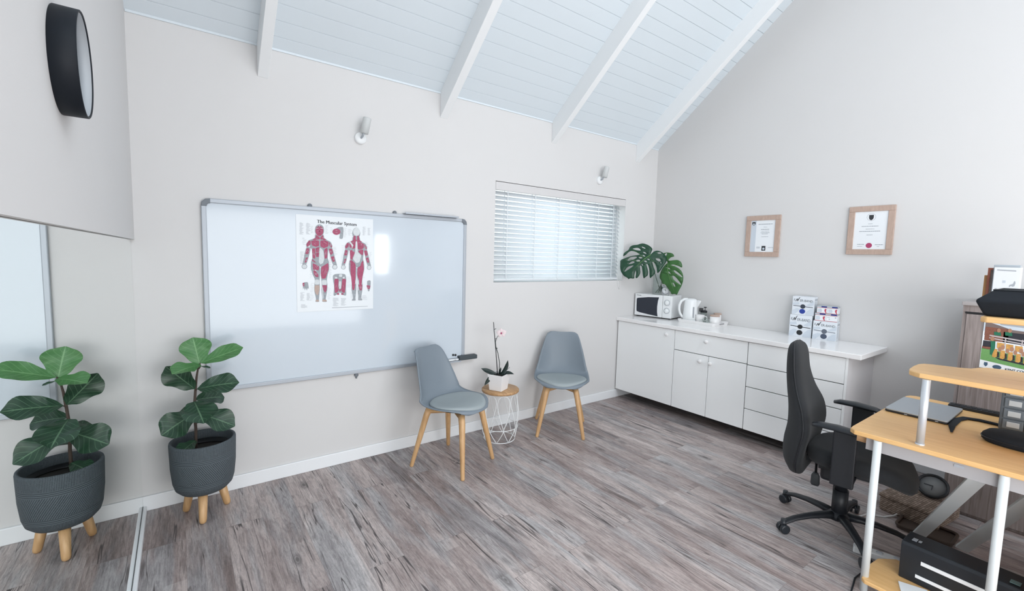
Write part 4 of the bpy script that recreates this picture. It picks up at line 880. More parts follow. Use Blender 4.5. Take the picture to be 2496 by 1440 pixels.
b = MB(); b.lathe([(0.001, 0), (0.022, 0), (0.034, 0.018), (0.036, 0.035), (0.028, 0.055), (0.024, 0.066), (0.022, 0.066), (0.026, 0.055), (0.033, 0.035), (0.001, 0.004)], 32); b.build('glass', m_glass, t)
b = MB(); b.tube([(-0.030, 0, 0.048), (-0.052, 0, 0.045), (-0.052, 0, 0.02), (-0.033, 0, 0.016)], 0.003, 8); b.build('handle', m_glass, t)
b = MB(); b.lathe([(0.001, 0), (0.020, 0), (0.024, 0.075), (0.022, 0.075), (0.018, 0.003), (0.001, 0.003)], 24); o = b.build('drinking_glass', m_glass); o.location = (4.55, -0.605, TZ); tag(o, 'clear drinking glass on the tray between kettle and microwave', 'glass')

# ------------------------------------------------------------------ exercise band cartons
def band_box(loc, w, d, h, label, dot, dot2, rz, group):
    t = thing('exercise_band_box', label, 'box', loc, rz, group)   # local x along the front (to the right), y into depth
    b = MB(); b.box(0, w, 0, d, 0, h); b.build('carton', m_boxwhite, t, bevel=0.0015)
    MFr = Matrix(((1, 0, 0, 0), (0, 0, -1, 0), (0, 1, 0, 0), (0, 0, 0, 1)))
    def pf(lv): return lambda x, y: MFr @ Vector((x*w, y*h, 0.0006+lv*0.0002))
    for sw in ([(0.60, 0.02), (0.98, 0.02), (0.98, 0.40), (0.82, 0.34), (0.68, 0.20)], [(0.0, 0.04), (0.14, 0.02), (0.30, 0.20), (0.36, 0.32), (0.22, 0.36), (0.0, 0.22)], [(0.0, 0.64), (0.30, 0.69), (0.34, 0.56), (0.0, 0.52)], [(0.62, 0.54), (0.98, 0.80), (0.98, 0.56), (0.8, 0.50)]): b = MB(); b.poly(chaikin(sw, 1, 0.1), fn=pf(0)); b.build('printed_swirl', m_boxpale, t)
    b = MB(); b.mat(0); b.poly([(0.05, 0.475), (0.95, 0.425), (0.95, 0.455), (0.05, 0.505)], fn=pf(2)); b.poly(circ(0.49, 0.465, 0.115, 0.115*w/h), fn=pf(3)); b.build('black_band', [dot2], t)
    b = MB(); b.poly(circ(0.48, 0.20, 0.135, 0.135*w/h*0.95), fn=pf(3)); b.build('colour_dot', dot, t)
    b = MB(); M = MFr @ frameM((w*0.63, h*0.72, 0.0008), (1, -0.03, 0), (0.03, 1, 0))
    text_into(b, 'ER-BAND', h*0.175, M, 0.0001, 0.004, sx=1.0*w/h*0.80)
    M = MFr @ frameM((w*0.09, h*0.755, 0.0008), (1, -0.03, 0), (0.03, 1, 0)); text_into(b, 'E', h*0.16, M, 0.0001, 0.0)
    b.build('brand_lettering', mat('ink_mid', (0.16, 0.18, 0.20), 0.6), t, merge='keep')
    b = MB(); b.poly([(0.13, 0.73), (0.16, 0.73), (0.205, 0.83), (0.22, 0.735), (0.25, 0.745), (0.33, 0.93), (0.36, 0.96), (0.31, 0.945), (0.235, 0.81), (0.225, 0.875), (0.19, 0.865)], fn=pf(2)); b.build('brand_letter_swoosh', m_ink, t)
    b = MB(); MS = Matrix(((0, 0, 1, w+0.0005), (1, 0, 0, 0), (0, 1, 0, 0), (0, 0, 0, 1))); b.poly([(d*0.08, h*0.80), (d*0.92, h*0.80), (d*0.92, h*0.90), (d*0.08, h*0.90)], fn=lambda x, y: MS @ Vector((x, y, 0)))
    y = h*0.70
    while y > h*0.1: b.poly([(d*0.12, y), (d*rnd.uniform(0.5, 0.9), y), (d*rnd.uniform(0.5, 0.9), y+h*0.022), (d*0.12, y+h*0.022)], fn=lambda x, y: MS @ Vector((x, y, 0))); y -= h*0.06
    b.build('side_print', m_boxgrey, t, kind='stuff')
    return t
A2 = math.atan2(-0.167, 0.023)
m_dotblue = mat('dot_blue', (0.02, 0.05, 0.30), 0.5); m_dotblack = mat('dot_black', (0.02, 0.022, 0.025), 0.5); m_dotslate = mat('dot_slate', (0.07, 0.09, 0.14), 0.5, var=0.5, vscale=300)
band_box((4.470, -1.555, ZT), 0.166, 0.108, 0.19, 'grey and white exercise band carton with black dot, bottom of left stack', m_dotblack, m_dotblack, A2, 'exercise band cartons')
band_box((4.472, -1.565, ZT+0.191), 0.162, 0.106, 0.158, 'grey and white exercise band carton with blue dot, top of left stack', m_dotblue, mat('dot_dark', (0.04, 0.05, 0.07), 0.5), A2, 'exercise band cartons')
band_box((4.480, -1.733, ZT), 0.168, 0.10, 0.158, 'grey and white exercise band carton with slate dot, bottom of right stack', m_dotslate, mat('dot_slate2', (0.12, 0.14, 0.18), 0.5), A2, 'exercise band cartons')
def small_box(loc, w, d, h, label, pattern):
    t = thing('tape_box', label, 'box', loc, A2, 'small tape boxes')
    b = MB(); b.box(0, w, 0, d, 0, h); b.build('carton', m_paper, t, bevel=0.001)
    b = MB(); b.box(-0.0006, w+0.0006, -0.0008, d, h*0.80, h+0.0006); b.build('lid_band', m_boxgrey, t)
    b = MB(); b.box(w*0.42, w*0.95, -0.0014, -0.0008, h*0.82, h*0.99); b.build('blue_label', m_blue, t)
    MFr = Matrix(((1, 0, 0, 0), (0, 0, -1, 0), (0, 1, 0, 0), (0, 0, 0, 1))); pf = lambda x, y: MFr @ Vector((x*w, y*h, 0.0008))
    b = MB(); b.poly([(0, 0.0), (1, 0.0), (1, 0.05), (0, 0.05)], fn=pf); b.poly([(0.0, 0.74), (1, 0.74), (1, 0.78), (0, 0.78)], fn=pf)
    if pattern == 0: b.poly([(0.82, 0.66), (0.72, 0.5), (0.74, 0.3), (0.86, 0.06), (0.93, 0.06), (0.88, 0.35), (0.93, 0.60)], fn=pf)
    b.build('red_print', m_pink, t)
    b = MB(); 
    if pattern == 0: b.poly([(0.1, 0.12), (0.42, 0.12), (0.5, 0.3), (0.42, 0.62), (0.1, 0.62)], fn=pf); b.build('grey_print', m_boxpale, t)
    else: b.poly(circ(0.85, 0.55, 0.07, 0.09), fn=pf); b.poly(circ(0.3, 0.3, 0.05, 0.07), fn=pf); b.poly([(0.1, 0.5), (0.35, 0.5), (0.35, 0.56), (0.1, 0.56)], fn=pf); b.build('grey_print', m_boxgrey, t)
    return t
ca, sa = math.cos(A2), math.sin(A2)
def along(p, s, dz, dn=0): return (p[0]+ca*s-sa*dn, p[1]+sa*s+ca*dn, dz)
BP = (4.480, -1.733); z1 = ZT+0.159; z2 = z1+0.064
small_box(along(BP, 0.008, z1, 0.004), 0.077, 0.085, 0.063, 'small white and red tape box, lower layer, left of the pair', 0)
small_box(along(BP, 0.086, z1, 0.004), 0.077, 0.085, 0.063, 'small plain-fronted tape box, lower layer, right of the pair', 1)
small_box(along(BP, 0.018, z2, 0.006), 0.072, 0.08, 0.060, 'small white and red tape box, upper layer, left of the pair', 0)
small_box(along(BP, 0.091, z2, 0.006), 0.072, 0.08, 0.060, 'small white and red tape box, upper layer, right of the pair', 0)

# ------------------------------------------------------------------ framed certificates on the right wall
def certificate(yl, yr, zb, zt, label, kind, fwid):
    w, h = yl-yr, zt-zb
    t = thing('framed_certificate', label, 'framed certificate', (W-0.001, yl, zb), 0, 'framed certificates')
    MR = Matrix(((0, 0, -1, 0), (-1, 0, 0, 0), (0, 1, 0, 0), (0, 0, 0, 1)))      # x right on wall, y up, z into the room
    b = MB(); b.box(0, w, 0, fwid, 0, 0.018, MR); b.box(0, w, h-fwid, h, 0, 0.018, MR); b.box(0, fwid, fwid, h-fwid, 0, 0.018, MR); b.box(w-fwid, w, fwid, h-fwid, 0, 0.018, MR); b.build('frame', m_frame, t, bevel=0.003)
    b = MB(); b.box(fwid*0.9, w-fwid*0.9, fwid*0.9, h-fwid*0.9, 0.002, 0.010, MR); b.build('document', m_paper, t)
    x0, x1, y0, y1 = fwid, w-fwid, fwid, h-fwid
    def pf(lv): return lambda x, y: MR @ Vector((lerp(x0, x1, x), lerp(y0, y1, y), 0.0104+lv*0.0002))
    b = MB(); asp = (x1-x0)/(y1-y0)
    def ln(cx, y, wd, hh, lv=1):
        x = cx-wd/2
        while x < cx+wd/2-0.01:
            q = rnd.uniform(0.02, 0.07); b.poly([(x, y), (min(x+q, cx+wd/2), y), (min(x+q, cx+wd/2), y+hh), (x, y+hh)], fn=pf(lv)); x += q+0.008
    if kind == 0:
        b.mat(1); b.poly([(0, 0), (0.22, 0), (0.22, 1), (0, 1)], fn=pf(0)); b.mat(0)
        for y, wd, hh in ((0.865, 0.58, 0.022), (0.775, 0.14, 0.012), (0.70, 0.34, 0.02), (0.65, 0.32, 0.012), (0.595, 0.36, 0.018), (0.56, 0.26, 0.014), (0.475, 0.28, 0.012)): ln(0.60, y, wd, hh)
        ln(0.36, 0.14, 0.16, 0.02); ln(0.86, 0.13, 0.2, 0.015); ln(0.36, 0.11, 0.14, 0.012)
        b.mat(2); b.poly([(0.04, 0.955), (0.18, 0.955), (0.18, 0.88), (0.11, 0.84), (0.04, 0.88)], fn=pf(2)); b.poly([(0.50, 0.04), (0.66, 0.04), (0.66, 0.19), (0.50, 0.19)], fn=pf(2)); b.mat(1); b.poly([(0.06, 0.885), (0.11, 0.92), (0.16, 0.885), (0.11, 0.86)], fn=pf(3)); b.poly(circ(0.58, 0.10, 0.045, 0.035), fn=pf(3))
    else:
        for y, wd, hh in ((0.665, 0.13, 0.012), (0.60, 0.52, 0.017), (0.53, 0.26, 0.012), (0.465, 0.64, 0.020), (0.37, 0.18, 0.014)): ln(0.49, y, wd, hh)
        ln(0.25, 0.12, 0.22, 0.02); ln(0.22, 0.07, 0.16, 0.012); ln(0.80, 0.11, 0.24, 0.02); ln(0.78, 0.065, 0.08, 0.012)
        o_ = circ(0.5, 0.85, 0.135, 0.135*asp, 40); i_ = circ(0.5, 0.85, 0.127, 0.127*asp, 40)
        b.poly(o_, [i_], fn=pf(1)); b.mat(2); b.poly([(0.43, 0.905), (0.57, 0.905), (0.57, 0.83), (0.55, 0.79), (0.50, 0.765), (0.45, 0.79), (0.43, 0.83)], fn=pf(2))
        b.mat(3); b.poly(circ(0.5, 0.10, 0.095, 0.095*asp), fn=pf(2))
    b.build('print', [m_inkgrey, m_boxpale, m_ink, mat('seal_red', (0.42, 0.06, 0.15), 0.6, var=0.5, vscale=400)], t, kind='stuff')
certificate(-1.060, -1.366, 1.584, 1.966, 'smaller framed certificate with grey margin strip, nearer the window', 0, 0.044)
certificate(-1.884, -2.182, 1.613, 1.994, 'framed certificate with round crest and red seal, nearer the tall cabinet', 1, 0.042)

# ------------------------------------------------------------------ computer desk
t = thing('computer_desk', 'beech-topped computer desk with white tube legs and raised shelves', 'desk', (0, 0, 0))
DZ = 0.75; th = 0.022
desk_out = [(2.735, -2.56), (2.76, -2.538), (2.80, -2.535), (3.70, -2.535), (3.73, -2.545), (3.745, -2.57), (3.745, -3.62), (2.735, -3.62)]
b = MB(); b.prism(desk_out, DZ-th, DZ); b.build('desk_top', m_desk, t, bevel=0.004)
SZ = 1.062
sh = [(2.80, -2.74), (2.82, -2.718), (2.86, -2.708), (2.96, -2.702), (3.03, -2.704), (3.065, -2.715), (3.085, -2.745), (3.098, -2.79), (3.108, -2.83), (3.135, -2.866), (3.19, -2.883), (3.235, -2.905), (3.25, -2.95), (3.25, -3.55), (2.785, -3.55), (2.785, -2.76)]
b = MB(); b.prism(sh, SZ-th, SZ); b.build('middle_shelf', m_desk, t, bevel=0.004)
UZ = 1.335
b = MB(); b.prism([(2.745, -2.945), (2.76, -2.928), (3.10, -2.925), (3.10, -3.55), (2.745, -3.55)], UZ-th, UZ); b.build('upper_shelf', m_desk, t, bevel=0.004)
for (x, y) in ((2.783, -2.785),):
    b = MB(); b.cyl((x, y, DZ), (x, y, SZ-th), 0.0145, n=24); b.lathe([(0.0165, 0), (0.0165, 0.006), (0.0145, 0.006)], 24, c=(x, y, DZ)); b.build('shelf_post', m_wire if False else mat('post_silver', (0.60, 0.63, 0.67), 0.35, metal=0.4), t)
for (x, y) in ((2.79, -3.50), (3.05, -3.50)):
    b = MB(); b.cyl((x, y, DZ), (x, y, UZ-th), 0.0145, n=24); b.build('shelf_post', MATS['post_silver'], t)
b = MB(); b.cyl((3.20, -3.50, DZ), (3.20, -3.50, SZ-th), 0.0145, n=24); b.build('shelf_post', MATS['post_silver'], t)
m_leg = mat('desk_leg_white', (0.66, 0.70, 0.71), 0.4)
LZ = 0.075
for (x, y) in ((2.742, -2.650), (2.75, -3.045), (2.75, -3.56)):
    b = MB(); b.cyl((x, y, 0.0), (x, y, DZ-th), 0.0155, n=24); b.build('leg', m_leg, t)
for y in (-3.2, -3.56):
    b = MB(); b.cyl((3.68, y, 0.0), (3.68, y, DZ-th), 0.0155, n=24); b.build('leg', m_leg, t)
b = MB(); b.box(2.770, 2.783, -3.53, -2.60, 0.665, DZ-th); b.build('side_rail', mat('rail_grey', (0.42, 0.41, 0.42), 0.5), t)
b = MB(); b.box(2.7675, 2.770, -2.93, -2.90, 0.700, 0.712); b.build('rail_label', m_inkgrey, t)
b = MB(); b.box(2.715, 2.735, -2.60, -2.575, DZ-th-0.04, DZ-th)
b.bm.free(); b = MB(); b.box(2.80, 2.86, -2.60, -2.555, DZ-th-0.045, DZ-th); b.build('wooden_block', m_acacia, t)
b = MB(); b.prism([(2.70, -2.66), (2.715, -2.645), (2.86, -2.635), (2.95, -2.645), (3.02, -2.70), (3.02, -3.58), (2.70, -3.58)], LZ-0.018, LZ); b.build('lower_shelf', m_desk, t, bevel=0.004)
b = MB(); b.box(2.80, 3.66, -3.605, -3.585, 0.10, DZ-th); b.build('back_light_block', m_desk, t)  # out of view, added to keep light from under the desk
b = MB(); b.box(2.775, 2.793, -3.58, -3.14, LZ, DZ-th); b.build('end_light_block', m_desk, t)  # also unseen, added to block low light from the side
# sloping flat bars under the top
for A, B in (((2.80, -2.98, 0.69), (3.50, -2.69, 0.02)), ((2.84, -3.15, 0.69), (3.54, -2.86, 0.02))):
    A = Vector(A); B = Vector(B); d = (B-A).normalized(); sd = Vector((0, 1, 0)); sd = (sd-d*sd.dot(d)).normalized(); n_ = d.cross(sd); w = 0.026
    b = MB(); b.rings([[A+sd*w+n_*0.008, A-sd*w+n_*0.008, A-sd*w-n_*0.008, A+sd*w-n_*0.008], [B+sd*w+n_*0.008, B-sd*w+n_*0.008, B-sd*w-n_*0.008, B+sd*w-n_*0.008]], smooth=False); b.build('sloping_bar', m_leg, t, bevel=0.002)
# ---- things on the desk
t = thing('laptop', 'closed silver laptop lying on the desk in front of the office chair', 'laptop', (3.40, -2.675, DZ), math.atan2(0.0, 1))
b = MB(); b.prism(rrect(0.36, 0.248, 0.012), 0.003, 0.011); b.build('base', m_satin, t, bevel=0.002)
b = MB(); b.prism(rrect(0.36, 0.248, 0.012), 0.0115, 0.019); b.build('lid', mat('laptop_silver', (0.42, 0.46, 0.50), 0.35, metal=0.5), t, bevel=0.002)
b = MB()
for y in (-0.09, 0.03): b.box(-0.1805, -0.1795, y, y+0.012, 0.005, 0.0085)
b.build('ports', m_alu, t)
t = thing('keyboard', 'dark slim keyboard at the far edge of the desk beside the laptop', 'keyboard', (3.66, -2.86, DZ), 0)
b = MB(); b.box(-0.03, 0.03, -0.13, 0.13, 0, 0.018); b.build('body', m_satin, t, bevel=0.004)
b = MB()
for i in range(2):
    for j in range(12): b.box(-0.02+i*0.0195, -0.02+i*0.0195+0.016, -0.122+j*0.0205, -0.122+j*0.0205+0.017, 0.018, 0.021)
b.build('keys', m_satin, t)
b = MB(); b.tube([(3.09, -2.835, DZ+0.006), (3.22, -2.815, DZ+0.006), (3.36, -2.812, DZ+0.006), (3.43, -2.83, DZ+0.006), (3.45, -2.88, DZ+0.006), (3.44, -2.96, DZ+0.006), (3.42, -3.10, DZ+0.006), (3.40, -3.25, DZ+0.006)], [0.004, 0.014, 0.017, 0.018, 0.018, 0.015, 0.014, 0.014], 10, flat=0.3)  # black band combining a dark sleeve with the laptop's cast shadow
tag(b.build('flat_band', m_bag), 'dark sleeve and laptop shadow in one strap curving over the desk beside the laptop', 'flat_band')
t = thing('fabric_pouch', 'black padded fabric pouch lying on the desk below the middle shelf', 'pouch', (3.14, -3.11, DZ))
def ell(w, h, z, cx=0, cy=0, p=2.6, n=36):
    o = []
    for k in range(n):
        a = 2*PI*k/n; c_, s_ = math.cos(a), math.sin(a); o.append(Vector((cx+w*abs(c_)**(2/p)*(1 if c_ > 0 else -1), cy+h*abs(s_)**(2/p)*(1 if s_ > 0 else -1), z)))
    return o
b = MB(); b.rings([ell(0.085, 0.172, 0.001), ell(0.092, 0.184, 0.012), ell(0.090, 0.182, 0.032), ell(0.078, 0.165, 0.048), ell(0.05, 0.12, 0.056), ell(0.01, 0.03, 0.059)]); b.build('pouch_body', m_bag, t)
b = MB(); b.tube([tuple(v*1.0) for v in ell(0.0925, 0.185, 0.022)], 0.002, 6, closed=True); b.build('zip', m_satin, t)
t = thing('drawer_organiser', 'grey desktop organiser of small clear drawers on the desk', 'organiser', (3.47, -3.075, DZ), R(4))
b = MB(); b.box(-0.07, 0.07, -0.17, 0.13, 0, 0.215); b.build('case', mat('organiser_grey', (0.10, 0.12, 0.14), 0.5), t, bevel=0.004)
for i in range(4):
    for j in range(4):
        y = 0.118-j*0.073; z = 0.008+i*0.052
        b = MB(); b.box(-0.078, -0.066, y-0.068, y, z, z+0.046); o = b.build('drawer', mat('drawer_smoke', (0.13, 0.155, 0.18), 0.3), t, bevel=0.003)
        b = MB(); b.box(-0.081, -0.078, y-0.056, y-0.014, z+0.010, z+0.036); b.build('label_window', mat('clear_plastic', (0.46, 0.49, 0.51), 0.25), o, bevel=0.002)
t = thing('storage_bag', 'black soft storage bag on the top shelf of the desk', 'bag', (2.93, -3.147, UZ))
b = MB(); r_ = lambda x0, x1, y0, y1, z: [Vector((x1, y1, z)), Vector((x0, y1, z)), Vector((x0, y0, z)), Vector((x1, y0, z))]
b.rings([r_(-0.13, 0.13, -0.24, 0.215, 0), r_(-0.155, 0.16, -0.26, 0.243, 0.062), r_(-0.10, 0.15, -0.25, 0.20, 0.104), r_(-0.09, 0.14, -0.25, 0.19, 0.104)], smooth=False); b.build('bag_body', m_bag, t, bevel=0.008, seg=3)
b = MB(); b.tube([(-0.10, 0.20, 0.105), (0.15, 0.20, 0.105), (0.15, -0.25, 0.105), (-0.10, -0.25, 0.105)], 0.003, 6, closed=True); b.build('piping', m_satin, t)

# ------------------------------------------------------------------ printer on the lower shelf, paper
t = thing('printer', 'black boxy printer with two white strips on the lower desk shelf', 'printer', (2.872, -2.742, LZ), R(-3))
b = MB(); b.rings([[Vector((0, 0, 0)), Vector((0.125, 0, 0)), Vector((0.125, -0.42, 0)), Vector((0, -0.42, 0))], [Vector((-0.004, 0, 0.165)), Vector((0.125, 0, 0.165)), Vector((0.125, -0.42, 0.165)), Vector((-0.004, -0.42, 0.165))], [Vector((0.004, 0, 0.178)), Vector((0.115, 0, 0.185)), Vector((0.115, -0.42, 0.185)), Vector((0.004, -0.42, 0.178))]], smooth=False); b.build('body', m_satin, t, bevel=0.004)
b = MB(); b.box(-0.0055, -0.002, -0.345, -0.075, 0.100, 0.117); b.build('white_strip', m_paper, t); b = MB(); b.box(-0.0035, 0.0, -0.345, -0.06, 0.032, 0.047); b.build('white_strip', m_paper, t)
b = MB(); b.box(0.03, 0.06, -0.045, -0.028, 0.1825, 0.184); b.box(0.035, 0.055, -0.06, -0.050, 0.1825, 0.184); b.build('sticker', m_alu, t)
b = MB(); b.box(0.02, 0.05, -0.37, -0.34, 0.1815, 0.184); b.build('button', mat('button_green', (0.15, 0.25, 0.25), 0.4), t)
b = MB(); b.tube([(0.03, -0.42, 0.10), (0.01, -0.445, 0.11), (0.0, -0.46, 0.09), (0.02, -0.47, 0.06)], 0.01, 10); b.build('paper_knob', m_black, t)
b = MB(); b.box(-0.06, 0.02, -0.07, 0.03, 0, 0.006); o = b.build('paper_pad', m_paper); o.location = (2.81, -2.79, LZ); o.rotation_euler = (0, 0, R(20)); tag(o, 'small white paper pad on the lower desk shelf', 'paper')

# ------------------------------------------------------------------ tall taupe cabinet with calendar, things on top
CXF = 4.05; CY0 = -2.685
t = thing('tall_cabinet', 'taupe woodgrain cabinet against the right wall behind the desk', 'cabinet', (CXF, CY0, 0))
b = MB(); b.box(0.018, W-CXF-0.002, -0.80, 0.0, 0.0, 1.30); b.build('body', m_ward, t)
b = MB(); b.box(-0.008, W-CXF-0.002, -0.81, 0.006, 1.30, 1.322); b.build('top_board', mat('cabinet_top', (0.40, 0.37, 0.37), 0.5), t, bevel=0.003)
b = MB(); b.box(0.004, 0.018, -0.80, 0, 1.262, 1.30); b.build('top_rail', m_ward, t)
b = MB(); b.box(0.002, 0.019, -0.78, -0.012, 1.250, 1.262); b.build('shadow_gap', m_dark, t)
b = MB(); b.box(0, 0.018, -0.40, -0.018, 0.02, 1.248); dr = b.build('door', m_ward, t, bevel=0.002)
b = MB(); b.box(-0.02, 0, -0.375, -0.365, 0.6, 0.72); b.build('handle', m_alu, dr)
b = MB(); b.box(0, 0.018, -0.785, -0.404, 0.02, 1.248); b.build('door', m_ward, t, bevel=0.002)
b = MB(); b.box(0.006, 0.0185, -0.0165, -0.001, 0.02, 1.262); b.build('edge_strip', m_ward, t)
# calendar / team photograph
t = thing('photo_calendar', 'calendar with team photograph on green grass hanging on the tall cabinet', 'calendar', (CXF-0.0015, -2.782, 0.935))
MR = Matrix(((0, 0, -1, 0), (-1, 0, 0, 0), (0, 1, 0, 0), (0, 0, 0, 1)))
CW, CH = 0.30, 0.325
b = MB(); b.box(0, CW, 0, CH, 0, 0.0015, MR); b.build('sheet', m_paper, t)
def cf(lv): return lambda x, y: MR @ Vector(((x-100)/1790*CW, (1300-y)/1290*CH, 0.0017+lv*0.0002))
cm = [mat('pic_sky', (0.62, 0.70, 0.78), 0.5), mat('pic_roof', (0.20, 0.15, 0.14), 0.5), mat('pic_brick', (0.23, 0.09, 0.06), 0.5, var=0.4, vscale=200), mat('pic_grass', (0.16, 0.36, 0.12), 0.5, var=0.2, vscale=90), mat('pic_gold', (0.62, 0.33, 0.09), 0.5, var=0.5, vscale=140), mat('pic_skin', (0.42, 0.22, 0.14), 0.5), mat('pic_green', (0.02, 0.16, 0.09), 0.5), mat('pic_dark', (0.03, 0.03, 0.04), 0.5), mat('pic_rail', (0.52, 0.47, 0.48), 0.5), m_inkgrey]
b = MB()
def Q(mi, pts, lv): b.mat(mi); b.poly(pts, fn=cf(lv))
Q(0, [(100, 10), (1890, 10), (1890, 420), (100, 420)], 0); Q(1, [(140, 190), (500, 270), (780, 340), (1890, 380), (1890, 520), (140, 520)], 1); Q(9, [(500, 130), (1890, 180), (1890, 300), (500, 250)], 1)
Q(2, [(150, 320), (720, 330), (720, 640), (150, 640)], 2); Q(7, [(600, 400), (1890, 420), (1890, 700), (600, 640)], 2); Q(7, [(130, 650), (330, 650), (330, 790), (130, 790)], 3); Q(2, [(120, 780), (330, 790), (330, 850), (120, 840)], 3)
Q(3, [(110, 830), (1890, 1000), (1890, 1270), (110, 1110)], 3); Q(7, [(440, 1010), (1890, 1120), (1890, 1180), (560, 1060)], 4)
for x in range(0, 5): xx = 650+x*390; Q(8, [(xx, 540), (xx+30, 540), (xx+20, 760), (xx-10, 760)], 4)
Q(8, [(270, 500), (1890, 610), (1890, 640), (270, 530)], 5); Q(8, [(270, 560), (1890, 690), (1890, 715), (270, 585)], 5)
for i in range(6):
    x = 560+i*215; y = 690+i*14
    Q(4, [(x-85, y-30), (x+85, y-22), (x+95, y+110), (x-80, y+100)], 6); b.mat(5); b.poly(circ(x+60, y+75, 48, 58), fn=cf(7))
for i in range(7):
    x = 450+i*185; y = 860+i*16
    Q(4, [(x-55, y-40), (x+45, y-45), (x+70, y+110), (x+20, y+160), (x-60, y+150)], 8); Q(7, [(x+50, y+20), (x+100, y+30), (x+110, y+140), (x+60, y+150)], 8); b.mat(5); b.poly(circ(x+105, y-45, 42, 55), fn=cf(9))
for x, y in ((460, 450), (720, 430)): Q(6, [(x-90, y-30), (x+70, y-30), (x+90, y+50), (x-80, y+50)], 9); b.mat(5); b.poly(circ(x+20, y-70, 45, 48), fn=cf(10))
Q(6, [(310, 640), (430, 640), (440, 800), (380, 970), (330, 960), (330, 760)], 9); b.mat(5); b.poly(circ(350, 590, 50, 55), fn=cf(10))
b.build('photograph', cm, t)
b = MB(); b.poly([(215, 1160), (300, 1160), (305, 1220), (260, 1262), (210, 1220)], fn=cf(1)); b.build('printed_crest', mat('emblem_navy', (0.06, 0.11, 0.18), 0.5), t)
b = MB(); b.poly(circ(535, 1240, 110, 50), fn=cf(1)); b.build('printed_oval', mat('emblem_navy', (0.06, 0.11, 0.18), 0.5), t)
b = MB(); text_into(b, 'KENT COOPE', 0.0165, MR @ frameM((0.105, 0.004, 0.0018), (1, 0, 0), (0, 1, 0)), 0.0001, 0.03, align='LEFT'); b.build('lettering', m_ink, t, merge='keep')
TOPZ = 1.323
t = thing('product_box', 'white box printed with a small seated figure, on the tall cabinet', 'box', (4.16, -2.785, TOPZ), R(-3))
b = MB(); b.box(0, 0.05, -0.108, 0, 0, 0.213); b.build('carton', m_paper, t, bevel=0.001)
def bf(lv): return lambda x, y: Vector((-0.0006-lv*0.0002, -x, y))
b = MB(); b.poly([(0.083, 0.10), (0.090, 0.104), (0.093, 0.122), (0.090, 0.134), (0.086, 0.131), (0.084, 0.116), (0.070, 0.110), (0.068, 0.098), (0.072, 0.098), (0.074, 0.105)], fn=bf(1)); b.poly([(0.012, 0.20), (0.09, 0.196), (0.09, 0.190), (0.012, 0.194)], fn=bf(1)); b.poly([(0.01, 0.08), (0.02, 0.08), (0.02, 0.086), (0.01, 0.086)], fn=bf(1)); b.build('print', m_inkgrey, t)
b = MB(); b.poly([(0.04, 0.120), (0.052, 0.120), (0.052, 0.135), (0.04, 0.135)], fn=bf(1)); b.build('faint_print', m_boxpale, t)
b = MB(); b.box(4.215, 4.26, -2.885, -2.775, TOPZ, TOPZ+0.228); tag(b.build('file_box', m_boxgrey, bevel=0.002), 'grey file box standing behind the white product box', 'box')
t = thing('picture_frame', 'reddish brown picture frame leaning beside the white product box', 'picture frame', (4.222, -2.751, TOPZ), 0)
b = MB(); fw = 0.012
m_rf = wood('red_frame', (0.20, 0.055, 0.035), (0.36, 0.12, 0.07), (30, 30, 4), 0.4)
b.box(0, 0.015, -0.020, -0.020+fw, 0, 0.205); b.bm.free(); b = MB()
b.box(0, 0.012, -0.022, -0.022+fw*0+0.010, 0, 0.205) if False else None
b.box(0, 0.014, -0.012, 0, 0, 0.208); b.box(0, 0.014, -0.022, -0.012, 0.196, 0.208); b.box(0, 0.014, -0.022, -0.012, 0, 0.012); b.build('frame', m_rf, t)
b = MB(); b.box(0.004, 0.012, -0.022, -0.012, 0.012, 0.196); b.build('picture', mat('picture_dim', (0.18, 0.15, 0.14), 0.5, var=0.6, vscale=60), t)
b = MB(); b.box(4.245, 4.26, -2.755, -2.735, TOPZ, TOPZ+0.162); o = tag(b.build('wooden_board', wood('tan_board', (0.42, 0.22, 0.08), (0.55, 0.30, 0.12), (20, 20, 4)), bevel=0.001), 'tan wooden board standing left of the red picture frame', 'board')

# ------------------------------------------------------------------ office chair (local +y = facing direction)
HX, HY = 3.19, -2.40
t = thing('office_chair', 'black high-backed fabric office chair on castors at the desk', 'office chair', (HX, HY, 0), math.atan2(-0.985, 0.15)-PI/2)
BC = [(-0.215, 0.325), (-0.232, 0.40), (-0.228, 0.50), (-0.215, 0.60), (-0.222, 0.70), (-0.245, 0.80), (-0.262, 0.90), (-0.270, 1.00), (-0.272, 1.048), (-0.273, 1.068)]   # back centreline y,z
BWd = [0.15, 0.212, 0.240, 0.243, 0.225, 0.178, 0.144, 0.132, 0.100, 0.042]
BT = [0.045, 0.058, 0.064, 0.064, 0.060, 0.052, 0.046, 0.040, 0.030, 0.010]
def backring(v):
    y, z = interp(BC, v); w = interp([(a,) for a in BWd], v)[0]; th_ = interp([(a,) for a in BT], v)[0]; o = []
    for k in range(40):
        a = 2*PI*k/40; c_, s_ = math.cos(a), math.sin(a); x = w*abs(c_)**0.8*(1 if c_ > 0 else -1); yy = th_*abs(s_)**0.8*(1 if s_ > 0 else -1)
        wing = 0.055*(abs(x)/0.24)**2.2 if s_ > -2 else 0
        o.append(Vector((x, y+yy+wing, z)))
    return o
b = MB(); b.rings([backring(k/40) for k in range(41)]); b.build('backrest', m_fabric, t)
b = MB(); b.tube([(p.x*1.005, p.y, p.z) for p in [backring(k/40)[20] for k in range(1, 40)]], 0.004, 6); b.tube([(p.x*1.005, p.y, p.z) for p in [backring(k/40)[0] for k in range(1, 40)]], 0.004, 6); b.build('seam_piping', m_black, t)
